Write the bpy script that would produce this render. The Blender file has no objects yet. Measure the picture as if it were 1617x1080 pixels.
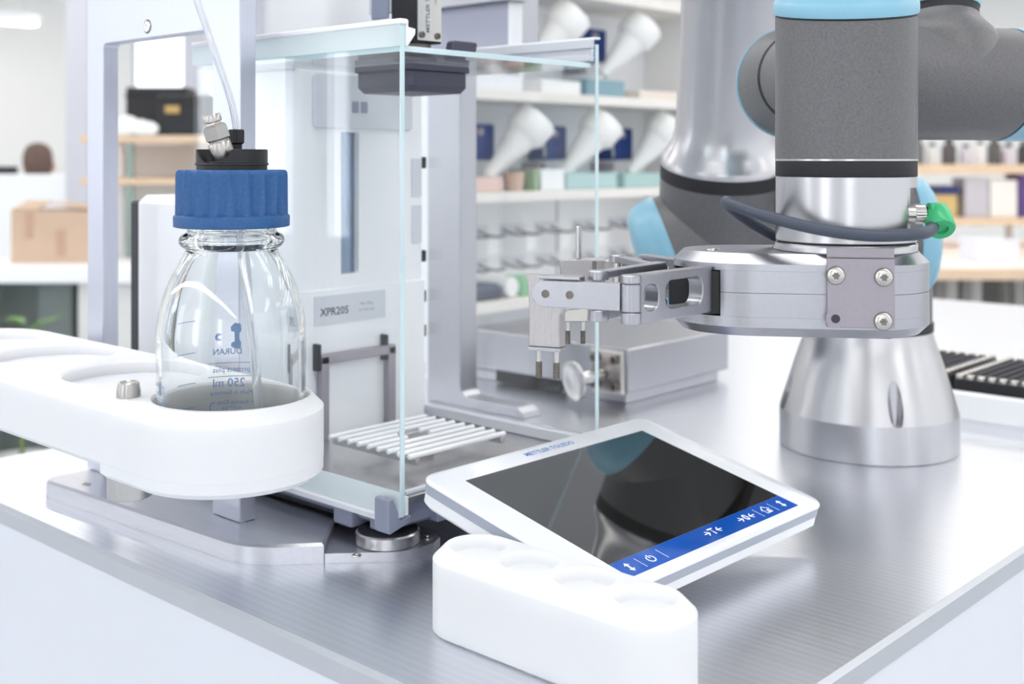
import bpy, bmesh, math, random
from mathutils import Vector, Matrix
random.seed(11)
sc = bpy.context.scene
# ------------------------------------------------------------------ camera, world, exposure
# Lengths are millimetres; the bench top is z = 0 and stands 900 mm above the room floor.
# The bench edges run along X and Y; the camera stands above the origin and looks along HEAD.
HEAD = math.radians(47.32)
SH, CH = math.sin(HEAD), math.cos(HEAD)
FLOOR = 0.9
def W(p): return Vector((p[0]*.001, p[1]*.001, p[2]*.001+FLOOR))
cam = bpy.data.cameras.new('camera')
cam_ob = bpy.data.objects.new('camera', cam)
sc.collection.objects.link(cam_ob)
cam_ob.location = W((0, 0, 212))
cam_ob.rotation_euler = (math.pi/2, 0, -HEAD)
cam.sensor_width = 36
cam.lens = 1870/1617*36
cam.shift_y = -(540-250)/1617
cam.clip_start = .02; cam.clip_end = 60
cam.dof.use_dof = True
cam.dof.focus_distance = .555
cam.dof.aperture_fstop = 10.5
sc.camera = cam_ob
world = bpy.data.worlds.new('daylight'); sc.world = world
world.use_nodes = True
bg = world.node_tree.nodes['Background']
bg.inputs[0].default_value = (.93, .96, 1, 1)
bg.inputs[1].default_value = 1.0
sc.view_settings.view_transform = 'Standard'
sc.view_settings.look = 'None'
sc.view_settings.exposure = 0.38
sc.view_settings.gamma = 1
sc.view_settings.use_curve_mapping = False
sc.cycles.use_denoising = True
sc.cycles.max_bounces = 22
sc.cycles.transmission_bounces = 20
sc.cycles.glossy_bounces = 6
sc.cycles.diffuse_bounces = 8
sc.cycles.transparent_max_bounces = 16
sc.cycles.sample_clamp_indirect = 8
LAMP = 5.0        # strength of the ceiling strip lamps
SKY = 3.2          # strength of the daylight behind the frosted window panes

# ------------------------------------------------------------------ helpers
def cd(l, d, z):   # lateral / ahead in the heading of the robot cell -> bench axes
    return Vector((SH*d + CH*l, CH*d - SH*l, z))
def lin(c): 
    return tuple(((x/255)/12.92 if x/255 <= .04045 else ((x/255+.055)/1.055)**2.4) for x in c)

MATS = {}
def M(name, rgb, rough=.5, metal=0., noise=None, bump=None, coat=0., trans=0., ior=1.45, stretch=(1,1,1), sss=0., emit=0., rvar=0., spec=.5):
    if name in MATS: return MATS[name]
    m = bpy.data.materials.new(name); m.use_nodes = True
    nt = m.node_tree; b = nt.nodes['Principled BSDF']
    c = lin(rgb)
    b.inputs['Base Color'].default_value = (*c, 1)
    b.inputs['Roughness'].default_value = rough
    b.inputs['Metallic'].default_value = metal
    b.inputs['IOR'].default_value = ior
    b.inputs['Coat Weight'].default_value = coat
    b.inputs['Coat Roughness'].default_value = .08
    b.inputs['Transmission Weight'].default_value = trans
    b.inputs['Specular IOR Level'].default_value = spec
    if sss:
        b.inputs['Subsurface Weight'].default_value = sss
        b.inputs['Subsurface Radius'].default_value = (1, .9, .8)
        b.inputs['Subsurface Scale'].default_value = .01
    if emit:
        b.inputs['Emission Color'].default_value = (*c, 1)
        b.inputs['Emission Strength'].default_value = emit
    tc = nt.nodes.new('ShaderNodeTexCoord'); mp = nt.nodes.new('ShaderNodeMapping')
    mp.inputs['Scale'].default_value = stretch
    nt.links.new(tc.outputs['Object'], mp.inputs[0])
    sc_, amt = noise or (60, .03)
    n = nt.nodes.new('ShaderNodeTexNoise'); n.inputs['Scale'].default_value = sc_; n.inputs['Detail'].default_value = 3
    nt.links.new(mp.outputs[0], n.inputs[0])
    mx = nt.nodes.new('ShaderNodeMix'); mx.data_type = 'RGBA'
    mx.inputs[6].default_value = (*[max(0, x*(1-amt)) for x in c], 1)
    mx.inputs[7].default_value = (*[min(1, x*(1+amt)) for x in c], 1)
    nt.links.new(n.outputs['Fac'], mx.inputs[0])
    nt.links.new(mx.outputs[2], b.inputs['Base Color'])
    if rvar:
        mr = nt.nodes.new('ShaderNodeMapRange')
        mr.inputs[3].default_value = rough-rvar; mr.inputs[4].default_value = rough+rvar
        nt.links.new(n.outputs['Fac'], mr.inputs[0]); nt.links.new(mr.outputs[0], b.inputs['Roughness'])
    if bump:
        n2 = nt.nodes.new('ShaderNodeTexNoise'); n2.inputs['Scale'].default_value = bump[0]
        nt.links.new(mp.outputs[0], n2.inputs[0])
        bp = nt.nodes.new('ShaderNodeBump'); bp.inputs['Strength'].default_value = bump[1]; bp.inputs['Distance'].default_value = .001
        nt.links.new(n2.outputs['Fac'], bp.inputs['Height']); nt.links.new(bp.outputs[0], b.inputs['Normal'])
    MATS[name] = m
    return m

def pane_mat(name, tint, rough=0.0, haze=0.0):
    """thin sheet of glass: lets light straight through, mirrors by Fresnel; haze = frosted share"""
    if name in MATS: return MATS[name]
    m = bpy.data.materials.new(name); m.use_nodes = True
    nt = m.node_tree; nt.nodes.clear()
    out = nt.nodes.new('ShaderNodeOutputMaterial')
    tr = nt.nodes.new('ShaderNodeBsdfTransparent'); tr.inputs[0].default_value = (*tint, 1)
    gl = nt.nodes.new('ShaderNodeBsdfGlossy'); gl.inputs['Roughness'].default_value = rough
    lw = nt.nodes.new('ShaderNodeLayerWeight'); lw.inputs[0].default_value = .5
    pw = nt.nodes.new('ShaderNodeMath'); pw.operation = 'POWER'; pw.inputs[1].default_value = 5
    fr = nt.nodes.new('ShaderNodeMath'); fr.operation = 'MULTIPLY_ADD'; fr.inputs[1].default_value = .955; fr.inputs[2].default_value = .045
    nt.links.new(lw.outputs['Facing'], pw.inputs[0]); nt.links.new(pw.outputs[0], fr.inputs[0])
    mx = nt.nodes.new('ShaderNodeMixShader')
    last = tr
    if haze:
        df = nt.nodes.new('ShaderNodeBsdfDiffuse'); df.inputs[0].default_value = (*[min(1, t) for t in tint], 1)
        tl = nt.nodes.new('ShaderNodeBsdfTranslucent'); tl.inputs[0].default_value = (*tint, 1)
        a = nt.nodes.new('ShaderNodeMixShader'); a.inputs[0].default_value = .45
        nt.links.new(df.outputs[0], a.inputs[1]); nt.links.new(tl.outputs[0], a.inputs[2])
        h = nt.nodes.new('ShaderNodeMixShader'); h.inputs[0].default_value = haze
        nt.links.new(tr.outputs[0], h.inputs[1]); nt.links.new(a.outputs[0], h.inputs[2])
        last = h
    nt.links.new(fr.outputs[0], mx.inputs[0]); nt.links.new(last.outputs[0], mx.inputs[1]); nt.links.new(gl.outputs[0], mx.inputs[2])
    nt.links.new(mx.outputs[0], out.inputs[0])
    MATS[name] = m
    return m

ORG = {}
def thing(name, label, cat, base, group=None, kind=None):
    o = bpy.data.objects.new(name, None); sc.collection.objects.link(o)
    o.empty_display_size = .02
    o.location = W(base); ORG[o.name] = W(base)
    o['label'] = label; o['category'] = cat
    if group: o['group'] = group
    if kind: o['kind'] = kind
    return o
def mk(name, bm, mat, parent=None, label=None, cat=None, group=None, kind=None, bev=0., seg=2, ang=38, sub=0, smooth=True):
    bmesh.ops.recalc_face_normals(bm, faces=bm.faces[:])
    me = bpy.data.meshes.new(name)
    if parent is not None: org = ORG[parent.name]
    else:
        zs = min(v.co.z for v in bm.verts); n = len(bm.verts)
        x0, x1 = min(v.co.x for v in bm.verts), max(v.co.x for v in bm.verts)
        y0, y1 = min(v.co.y for v in bm.verts), max(v.co.y for v in bm.verts)
        org = W(((x0+x1)/2, (y0+y1)/2, zs))
    for v in bm.verts: v.co = W(v.co) - org
    bm.to_mesh(me); bm.free()
    me.materials.append(mat)
    if smooth:
        me.polygons.foreach_set('use_smooth', [True]*len(me.polygons))
        me.set_sharp_from_angle(angle=math.radians(ang))
    o = bpy.data.objects.new(name, me); sc.collection.objects.link(o)
    if parent is not None: o.parent = parent
    else: o.location = org
    ORG[o.name] = org
    if bev:
        b = o.modifiers.new('bevel', 'BEVEL'); b.width = bev*.001; b.segments = seg; b.limit_method = 'ANGLE'; b.angle_limit = math.radians(40)
    if sub:
        s = o.modifiers.new('sub', 'SUBSURF'); s.levels = s.render_levels = sub
    if label: o['label'] = label
    if cat: o['category'] = cat
    if group: o['group'] = group
    if kind: o['kind'] = kind
    return o

def poly(bm, vs, fs):
    v = [bm.verts.new(p) for p in vs]
    for f in fs:
        try: bm.faces.new([v[i] for i in f])
        except ValueError: pass
def box(bm, x0, x1, y0, y1, z0, z1, fr=None):
    fr = fr or (lambda a, b, c: Vector((a, b, c)))
    vs = [fr(x, y, z) for z in (z0, z1) for y in (y0, y1) for x in (x0, x1)]
    poly(bm, vs, [(0,2,3,1),(4,5,7,6),(0,1,5,4),(2,6,7,3),(0,4,6,2),(1,3,7,5)])
    return bm
def nbox(*a, fr=None): return box(bmesh.new(), *a, fr=fr)
def cbox(l0, l1, d0, d1, z0, z1, bm=None): return box(bm or bmesh.new(), l0, l1, d0, d1, z0, z1, cd)
def inset(pts, d):
    n = len(pts); out = []
    ar = sum(pts[i][0]*pts[(i+1)%n][1]-pts[(i+1)%n][0]*pts[i][1] for i in range(n))
    s = 1 if ar > 0 else -1
    for i in range(n):
        p0, p, p1 = Vector(pts[i-1]), Vector(pts[i]), Vector(pts[(i+1)%n])
        e0, e1 = (p-p0).normalized(), (p1-p).normalized()
        n0, n1 = Vector((-e0.y, e0.x))*s, Vector((-e1.y, e1.x))*s
        b = n0+n1
        if b.length < 1e-6: b = n0
        b = b.normalized(); k = max(.35, b.dot(n0))
        q = p + b*(d/k); out.append((q.x, q.y))
    return out
def prism(bm, pts, z0, z1, c0=0., c1=0., fr=None, top=None):
    fr = fr or (lambda a, b, c: Vector((a, b, c)))
    rings = []
    if c0: rings.append((inset(pts, c0), z0)); rings.append((pts, z0+c0))
    else: rings.append((pts, z0))
    if c1: rings.append((pts, z1-c1)); rings.append((inset(pts, c1), z1))
    else: rings.append((top or pts, z1))
    n = len(pts); R = [[bm.verts.new(fr(p[0], p[1], z)) for p in ps] for ps, z in rings]
    for a, b in zip(R, R[1:]):
        for i in range(n): bm.faces.new((a[i], a[(i+1)%n], b[(i+1)%n], b[i]))
    bm.faces.new(R[0][::-1]); bm.faces.new(R[-1])
    return bm
def arc(cx, cy, r, a0, a1, n): return [(cx+r*math.cos(math.radians(a0+(a1-a0)*i/n)), cy+r*math.sin(math.radians(a0+(a1-a0)*i/n))) for i in range(n+1)]
def rrect(x0, x1, y0, y1, r, n=5):
    return arc(x1-r, y1-r, r, 0, 90, n)+arc(x0+r, y1-r, r, 90, 180, n)+arc(x0+r, y0+r, r, 180, 270, n)+arc(x1-r, y0+r, r, 270, 360, n)
def frame(o, zdir, xdir=None):
    o = Vector(o); z = Vector(zdir).normalized()
    x = Vector(xdir) if xdir is not None else (Vector((1, 0, 0)) if abs(z.x) < .8 else Vector((0, 1, 0)))
    x = (x - z*x.dot(z)).normalized(); y = z.cross(x)
    return lambda a, b, c: o + x*a + y*b + z*c
def lathe(bm, prof, fr=None, n=48, cap=True, flute=None):
    fr = fr or (lambda a, b, c: Vector((a, b, c)))
    R = []
    for r, z in prof:
        if r < 1e-4: R.append([bm.verts.new(fr(0, 0, z))])
        else:
            ring = []
            for i in range(n):
                t = 2*math.pi*i/n; rr = r*(flute(i, z) if flute else 1)
                ring.append(bm.verts.new(fr(rr*math.cos(t), rr*math.sin(t), z)))
            R.append(ring)
    for a, b in zip(R, R[1:]):
        for i in range(n):
            j = (i+1) % n
            if len(a) == 1 and len(b) == 1: continue
            if len(a) == 1: bm.faces.new((a[0], b[j], b[i]))
            elif len(b) == 1: bm.faces.new((a[i], a[j], b[0]))
            else: bm.faces.new((a[i], a[j], b[j], b[i]))
    if cap:
        if len(R[0]) > 1: bm.faces.new(R[0][::-1])
        if len(R[-1]) > 1: bm.faces.new(R[-1])
    return bm
def at(x, y, z=0): return lambda a, b, c: Vector((x+a, y+b, z+c))
def cyl(bm, p0, p1, r, n=24, r1=None, ch=0.):
    p0, p1 = Vector(p0), Vector(p1); L = (p1-p0).length
    r1 = r if r1 is None else r1
    pr = [(r, 0), (r1, L)] if not ch else [(r-ch, 0), (r, ch), (r1, L-ch), (r1-ch, L)]
    return lathe(bm, pr, frame(p0, p1-p0), n)
def ncyl(*a, **k): return cyl(bmesh.new(), *a, **k)
def smooth_path(pts, k=6):
    P = [Vector(p) for p in pts]; P = [P[0]*2-P[1]]+P+[P[-1]*2-P[-2]]; out = []
    for i in range(1, len(P)-2):
        for j in range(k):
            t = j/k; a, b, c, d = P[i-1], P[i], P[i+1], P[i+2]
            out.append(.5*((2*b)+(c-a)*t+(2*a-5*b+4*c-d)*t*t+(3*b-a-3*c+d)*t**3))
    out.append(P[-2]); return out
def tube(bm, pts, r, n=12):
    x = None; rings = []
    for i, p in enumerate(pts):
        t = (pts[min(i+1, len(pts)-1)]-pts[max(i-1, 0)]).normalized()
        if x is None: x = Vector((0, 0, 1)) if abs(t.z) < .9 else Vector((1, 0, 0))
        x = (x-t*x.dot(t)).normalized(); y = t.cross(x)
        rr = r[i] if isinstance(r, (list, tuple)) else r
        rings.append([bm.verts.new(p+(x*math.cos(2*math.pi*k/n)+y*math.sin(2*math.pi*k/n))*rr) for k in range(n)])
    for a, b in zip(rings, rings[1:]):
        for k in range(n): bm.faces.new((a[k], a[(k+1)%n], b[(k+1)%n], b[k]))
    bm.faces.new(rings[0][::-1]); bm.faces.new(rings[-1])
    return bm
def boolean(a, *cuts, op='DIFFERENCE'):
    obs = []
    for bm in (a,)+cuts:
        bmesh.ops.recalc_face_normals(bm, faces=bm.faces[:])
        me = bpy.data.meshes.new('tmp'); bm.to_mesh(me); bm.free()
        o = bpy.data.objects.new('tmp', me); sc.collection.objects.link(o); obs.append(o)
    for c in obs[1:]:
        m = obs[0].modifiers.new('b', 'BOOLEAN'); m.operation = op; m.object = c; m.solver = 'EXACT'
    dg = bpy.context.evaluated_depsgraph_get()
    me = bpy.data.meshes.new_from_object(obs[0].evaluated_get(dg))
    out = bmesh.new(); out.from_mesh(me)
    bpy.data.meshes.remove(me)
    for o in obs:
        d = o.data; bpy.data.objects.remove(o); bpy.data.meshes.remove(d)
    bmesh.ops.remove_doubles(out, verts=out.verts[:], dist=1e-4)
    return out
def text_bm(s, size, fn, align='CENTER', thick=0., xs=1.):
    """filled letters; fn maps (right, up, out) in mm to space"""
    cu = bpy.data.curves.new('t', 'FONT'); cu.body = s; cu.size = size; cu.align_x = align; cu.align_y = 'CENTER'; cu.resolution_u = 2
    cu.offset = thick
    o = bpy.data.objects.new('t', cu); sc.collection.objects.link(o)
    dg = bpy.context.evaluated_depsgraph_get()
    me = bpy.data.meshes.new_from_object(o.evaluated_get(dg))
    bm = bmesh.new(); bm.from_mesh(me)
    bpy.data.objects.remove(o); bpy.data.curves.remove(cu); bpy.data.meshes.remove(me)
    for v in bm.verts: v.co = fn(v.co.x*xs, v.co.y, 0)
    return bm
def flatpoly(bm, pts, fn):
    vs = [bm.verts.new(fn(p[0], p[1], 0)) for p in pts]; bm.faces.new(vs); return bm
def strip(bm, pts, w, fn):
    for (x0, y0), (x1, y1) in zip(pts, pts[1:]):
        d = Vector((x1-x0, y1-y0)); d.normalize(); n = Vector((-d.y, d.x))*w/2
        flatpoly(bm, [(x0-n.x-d.x*w*.3, y0-n.y-d.y*w*.3), (x1-n.x+d.x*w*.3, y1-n.y+d.y*w*.3), (x1+n.x+d.x*w*.3, y1+n.y+d.y*w*.3), (x0+n.x-d.x*w*.3, y0+n.y-d.y*w*.3)], fn)
    return bm

# ------------------------------------------------------------------ materials
def bench_steel():
    m = bpy.data.materials.new('brushed bench steel'); m.use_nodes = True
    nt = m.node_tree; b = nt.nodes['Principled BSDF']; b.inputs['Metallic'].default_value = 1
    tc = nt.nodes.new('ShaderNodeTexCoord')
    mp = nt.nodes.new('ShaderNodeMapping'); mp.inputs['Scale'].default_value = (900, 9, 9)
    nt.links.new(tc.outputs['Object'], mp.inputs[0])
    n = nt.nodes.new('ShaderNodeTexNoise'); n.inputs['Scale'].default_value = 1; n.inputs['Detail'].default_value = 4
    nt.links.new(mp.outputs[0], n.inputs[0])
    w = nt.nodes.new('ShaderNodeTexWave'); w.bands_direction = 'X'; w.inputs['Scale'].default_value = 62; w.inputs['Distortion'].default_value = .35; w.inputs['Detail'].default_value = 1
    nt.links.new(tc.outputs['Object'], w.inputs[0])
    cr = nt.nodes.new('ShaderNodeValToRGB'); cr.color_ramp.elements[0].color = (*lin((212, 214, 219)), 1); cr.color_ramp.elements[1].color = (*lin((232, 234, 241)), 1)
    ad = nt.nodes.new('ShaderNodeMath'); ad.operation = 'MULTIPLY_ADD'; ad.inputs[1].default_value = .3
    sub = nt.nodes.new('ShaderNodeMath'); sub.operation = 'MULTIPLY'; sub.inputs[1].default_value = .7
    nt.links.new(n.outputs['Fac'], sub.inputs[0]); nt.links.new(w.outputs['Fac'], ad.inputs[0]); nt.links.new(sub.outputs[0], ad.inputs[2])
    nt.links.new(ad.outputs[0], cr.inputs[0]); nt.links.new(cr.outputs[0], b.inputs['Base Color'])
    mr = nt.nodes.new('ShaderNodeMapRange'); mr.inputs[3].default_value = .26; mr.inputs[4].default_value = .35
    nt.links.new(ad.outputs[0], mr.inputs[0]); nt.links.new(mr.outputs[0], b.inputs['Roughness'])
    bp = nt.nodes.new('ShaderNodeBump'); bp.inputs['Strength'].default_value = .02; bp.inputs['Distance'].default_value = .0003
    nt.links.new(ad.outputs[0], bp.inputs['Height']); nt.links.new(bp.outputs[0], b.inputs['Normal'])
    return m
STEEL_TOP = bench_steel()
STEEL = M('machined steel', (200, 198, 198), .27, 1, (300, .06), (900, .04), stretch=(1, 1, 6))
ALU = M('anodised aluminium', (206, 208, 220), .36, 1, (500, .05), stretch=(1, 6, .05), rvar=.05)
ALU2 = M('milled aluminium', (178, 178, 184), .34, 1, (400, .05), (700, .03))
ALUPLATE = M('milled base plate', (206, 206, 212), .35, .95, (500, .08), (500, .06), stretch=(1, .1, 1))
NICKEL = M('satin nickel', (186, 182, 178), .32, 1, (200, .03))
CHROME = M('bright nickel', (206, 202, 197), .24, 1, (200, .04))
DARKSTEEL = M('dark threaded steel', (128, 122, 116), .4, 1, (900, .15), (1500, .3))
GUNMETAL = M('grey bracket metal', (164, 158, 166), .45, .7, (800, .06), (1200, .06))
POM = M('white machined plastic', (228, 229, 232), .42, 0, (40, .01), sss=.8)
WHITE = M('white painted panel', (220, 223, 231), .45, 0, (20, .015), (300, .01))
SHELL = M('white instrument plastic', (246, 247, 250), .4, 0, (50, .01))
SHELL2 = M('pale grey instrument plastic', (216, 219, 226), .45, 0, (50, .02))
TERMW = M('glossy white plastic', (238, 240, 246), .25, 0, (30, .01), coat=.3)
TERMG = M('silver grey plastic', (172, 178, 192), .4, .1, (900, .04))
CLIPG = M('blue grey plastic', (140, 146, 166), .45, 0, (300, .03))
DARK = M('black plastic', (30, 30, 33), .42, 0, (200, .1), (900, .05))
RUBBER = M('black rubber', (40, 40, 44), .6, 0, (600, .15), (900, .1))
CABLE = M('grey cable sheath', (70, 76, 90), .42, 0, (300, .08))
ROBG = M('speckled grey robot paint', (106, 105, 107), .42, 0.1, (900, .35), (1400, .1))
ROBB = M('light blue robot plastic', (134, 184, 206), .36, 0, (80, .02))
ROBM = M('turned robot aluminium', (198, 197, 200), .3, 1, (300, .05), stretch=(1, 1, 14), rvar=.04)
BLUECAP = M('blue cap plastic', (40, 88, 142), .5, 0, (700, .35), (1500, .12))
SCREEN = M('dark screen glass', (22, 22, 20), .03, 0, (30, .05), ior=2.2)
BLUEBAR = M('blue screen bar', (24, 84, 176), .06, 0, (20, .03), ior=1.5, emit=.12)
ICON = M('white screen print', (245, 248, 255), .5, 0, (20, .01), emit=.25)
LOGO = M('blue logo print', (70, 130, 205), .5, 0, (20, .02))
PRINT = M('blue bottle enamel', (92, 164, 238), .5, 0, (20, .03))
GREYTXT = M('grey print', (120, 124, 136), .6, 0, (20, .03))
DARKTXT = M('dark print', (62, 64, 76), .6, 0, (20, .03))
GREEN = M('green connector plastic', (58, 178, 116), .35, 0, (100, .04), coat=.15)
ADAPT = M('dark violet grey plastic', (76, 74, 90), .45, 0, (600, .1))
DARKGREY = M('dark grey plastic', (58, 57, 66), .55, 0, (300, .1))
GLASS = M('clear borosilicate glass', (252, 254, 254), .0, 0, (10, .0), trans=1, ior=1.47)
TUBECLEAR = M('clear plastic tube', (244, 246, 252), .1, 0, (10, .01), trans=.8, ior=1.36)
PANE = pane_mat('balance glass', (.982, .992, .994))
FROST = pane_mat('frosted glass band', (.93, .985, .995), .25, .8)
EDGE = M('glass edge with painted glow', (212, 238, 243), .2, 0, (30, .03), coat=.5, sss=.3)  # pale cyan stands in for light guided through the pane to its edge
SLOTGLASS = M('dark slot glass', (120, 140, 165), .05, .6, (30, .4), stretch=(1, 1, .6))
TAN = M('cardboard', (205, 178, 155), .8, 0, (30, .06))
TAN2 = M('cardboard tape', (192, 158, 136), .6, 0, (30, .06))
WOOD = M('pale beech', (226, 200, 172), .55, 0, (8, .1), stretch=(1, 12, 12))
WALLW = M('white wall paint', (236, 236, 234), .8, 0, (3, .02))
CEILM = M('white ceiling', (225, 227, 230), .85, 0, (3, .03))
COLM = M('lavender grey column paint', (206, 207, 216), .7, 0, (3, .02))
FLOORM = M('grey vinyl floor', (190, 194, 200), .4, 0, (4, .06))
PEG = M('pale grey pegboard', (238, 240, 243), .6, .1, (20, .03))
SHELFW = M('cream shelf board', (236, 232, 226), .55, 0, (20, .02))
BLACKCASE = M('black case plastic', (38, 38, 42), .5, 0, (60, .15))
GREENGLASS = M('green bottle glass edge', (150, 175, 168), .3, 0, (20, .05))
FUNNEL = M('milky white plastic', (246, 246, 244), .4, 0, (20, .01), sss=.2)
NAVY = M('navy blue plastic', (36, 62, 128), .4, 0, (40, .08))
def cm(rgb): return M('paint %d %d %d' % rgb, rgb, .55, 0, (20, .04))

def milled():
    m = M('end milled aluminium', (192, 188, 188), .38, 1, (500, .08)); nt = m.node_tree; b = nt.nodes['Principled BSDF']
    tc = nt.nodes.new('ShaderNodeTexCoord'); w = nt.nodes.new('ShaderNodeTexWave'); w.wave_type = 'RINGS'; w.rings_direction = 'SPHERICAL'
    w.inputs['Scale'].default_value = 480; w.inputs['Distortion'].default_value = 3; w.inputs['Detail'].default_value = 2
    nt.links.new(tc.outputs['Object'], w.inputs[0])
    bp = nt.nodes.new('ShaderNodeBump'); bp.inputs['Strength'].default_value = .35; bp.inputs['Distance'].default_value = .0006
    nt.links.new(w.outputs['Fac'], bp.inputs['Height']); nt.links.new(bp.outputs[0], b.inputs['Normal'])
    return m
MILLED = milled()
# ------------------------------------------------------------------ room
def struct(name, bm, mat, label, **k): return mk(name, bm, mat, None, label, name.split('_')[0], None, 'structure', **k)
struct('floor', nbox(-3200, 9000, -4000, 8200, -960, -900), FLOORM, 'grey vinyl floor of the laboratory')
struct('ceiling', nbox(-3200, 9000, -4000, 8200, 1600, 1680), CEILM, 'white ceiling of the laboratory')
struct('wall_back', nbox(-3200, 9000, 8200, 8300, -900, 1600), WALLW, 'white far wall behind the balance')
struct('wall_right', nbox(9000, 9100, -4000, 8300, -900, 1600), WALLW, 'white wall behind the robot benches')
# wall on the window side, with piers between tall windows
wl = bmesh.new()
wins = [(-2600, -1900), (300, 900), (2600, 3100), (4880, 5150), (5370, 6400)]
ys = [-4000]+[v for w in wins for v in w]+[8300]
for a, b in zip(ys[::2], ys[1::2]): box(wl, -3300, -3200, a, b, -900, 1600)
for a, b in wins:
    box(wl, -3300, -3200, a, b, -900, -250); box(wl, -3300, -3200, a, b, 1450, 1600)
struct('wall_left', wl, WALLW, 'white wall with tall windows beside the bench')
WINM = M('daylit frosted pane', (244, 249, 255), .6, 0, (2, .02), emit=SKY)
for i, (a, b) in enumerate(wins):
    t = thing('window_%d' % (i+1), 'tall frosted window number %d from the near end of the window wall' % (i+1), 'window', (-3230, (a+b)/2, -250), kind='structure')
    mk('pane', nbox(-3245, -3238, a+40, b-40, -210, 1410), WINM, t)
    f = bmesh.new()
    for q in ((a+1, a+40, -249, 1449), (b-40, b-1, -249, 1449), (a+40, b-40, -249, -210), (a+40, b-40, 1410, 1449)): box(f, -3255, -3225, *q)
    mk('window_frame', f, SHELL, t)
# daylit windows in the far wall, seen past the balance
for i, (x0, x1, z0, z1) in enumerate([(4650, 5120, 60, 1450), (5200, 5700, 60, 1450), (5780, 6500, 300, 1450)]):
    t = thing('window_%d' % (i+6), ['left of the three bright far windows behind the gantry leg', 'middle of the three bright far windows behind the balance', 'right of the three bright far windows behind the balance'][i], 'window', (x0, 8190, z0), kind='structure')
    mk('pane', nbox(x0+20, x1-20, 8188, 8192, z0+20, z1-20), M('bright far pane', (244, 249, 255), .6, 0, (2, .02), emit=1.2), t)
    f = bmesh.new()
    for q in ((x0, x0+20, z0, z1), (x1-20, x1, z0, z1), (x0+20, x1-20, z0, z0+20), (x0+20, x1-20, z1-20, z1)): box(f, q[0], q[1], 8184, 8199, q[2], q[3])
    mk('window_frame', f, COLM, t)
LAMPM = M('lit lamp diffuser', (255, 252, 246), .6, 0, (5, .0), emit=LAMP)
def lamp(x, y, lx, ly, z, label):
    t = thing('ceiling_lamp', label, 'lamp', (x, y, z), 'strip lamps under the ceiling')
    mk('housing', nbox(x-lx/2-12, x+lx/2+12, y-ly/2-12, y+ly/2+12, z+12, z+70), SHELL, t, bev=3)
    mk('diffuser', nbox(x-lx/2, x+lx/2, y-ly/2, y+ly/2, z, z+11.8), LAMPM, t)
    for sx in (-.4, .4): mk('hanger', ncyl((x+sx*lx, y, z+70), (x+sx*lx, y, 1599.9), 4, 8), SHELL2, t)
for x, lab in ((-1700, 'added long strip lamp, out of view, nearest the window wall'), (300, 'added long strip lamp, out of view, over the left end of the bench'), (2100, 'added long strip lamp, out of view, over the robot end of the bench'), (3900, 'added long strip lamp, out of view, behind the shelf wall'), (5700, 'added long strip lamp, out of view, over the right background bench'), (7500, 'added long strip lamp, out of view, along the far right wall')):
    lamp(x, 2000, 240, 11000, 1480, lab)  # unseen lamp rows, added to brighten the room and the bench top
lamp(3250, 7600, 700, 110, 1085, 'low hanging strip lamp far off at upper left')
# column at left
c0 = cd(-2090, 5400, 0)
struct('column_1', cbox(-2035, -1935, 5400, 5500, -900, 1600), COLM, 'lavender grey column left of the gantry')
struct('column_2', cbox(-1750, -1630, 6300, 6420, -900, 1600), COLM, 'pale column seen through the gantry opening')

# ------------------------------------------------------------------ the bench
t = thing('workbench', 'brushed steel workbench with white cabinet sides', 'workbench', (1000, 533, -900))
mk('worktop', nbox(322.3, 1749.9, 233.8, 834.9, -10.9, 0), STEEL_TOP, t)
EDGEM = M('satin bench edge', (196, 199, 205), .42, .6, (40, .02))
mk('edge_trim', prism(bmesh.new(), [(320, -11), (322.2, -11), (322.2, 0), (320, -2.2)], 231.6, 835, fr=lambda a, b, c: Vector((a, c, b))), EDGEM, t)
mk('edge_trim', prism(bmesh.new(), [(231.5, -11), (233.7, -11), (233.7, 0), (231.5, -2.2)], 320.1, 1750, fr=lambda a, b, c: Vector((c, a, b))), EDGEM, t)
mk('side_panel', nbox(321, 339, 232.5, 834, -880, -11.2), WHITE, t)
mk('front_panel', nbox(339.2, 1749, 232.5, 250, -880, -11.2), WHITE, t)
mk('rear_panel', nbox(339.2, 1749, 816, 834, -880, -11.2), WHITE, t)
mk('end_panel', nbox(1731, 1749, 250.2, 815.8, -880, -11.2), WHITE, t)
mk('plinth', nbox(360, 1710, 270, 800, -900, -880), DARKGREY, t)

# ------------------------------------------------------------------ base plate and portal frame
OUT = [(455, 722), (355, 722)] + arc(355, 714, 8, 90, 180, 4)[1:] + [(347.2, 712), (357.0, 535)] + [(358.5, 527), (361.5, 519.5), (366, 513), (371, 507.5)] + [(389, 492), (414, 468.5), (421, 464.2), (430, 462), (440, 463), (449, 467.5), (455, 474)]
t = thing('base_plate', 'milled aluminium base plate under the balance with rounded nose', 'plate', (400, 600, 0))
NOSE = [(455, 722), (420.2, 722), (420.2, 522.4), (391.4, 494.2), (389, 492)] + OUT[OUT.index((414, 468.5)):]
mk('nose_plate', prism(bmesh.new(), NOSE, .05, 5.2, 0, 0), ALUPLATE, t, ang=20)
RAISED = [(420, 722), (355, 722)] + arc(355, 714, 8, 90, 180, 4)[1:] + [(347.2, 712), (357.0, 535), (358.5, 527), (361.5, 519.5), (366, 513), (371, 507.5), (388.7, 492.3), (391.2, 494.2), (420, 522.3)]
mk('raised_plate', prism(bmesh.new(), RAISED, .05, 10.6, 0, 1.4), ALUPLATE, t, ang=20)
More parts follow.
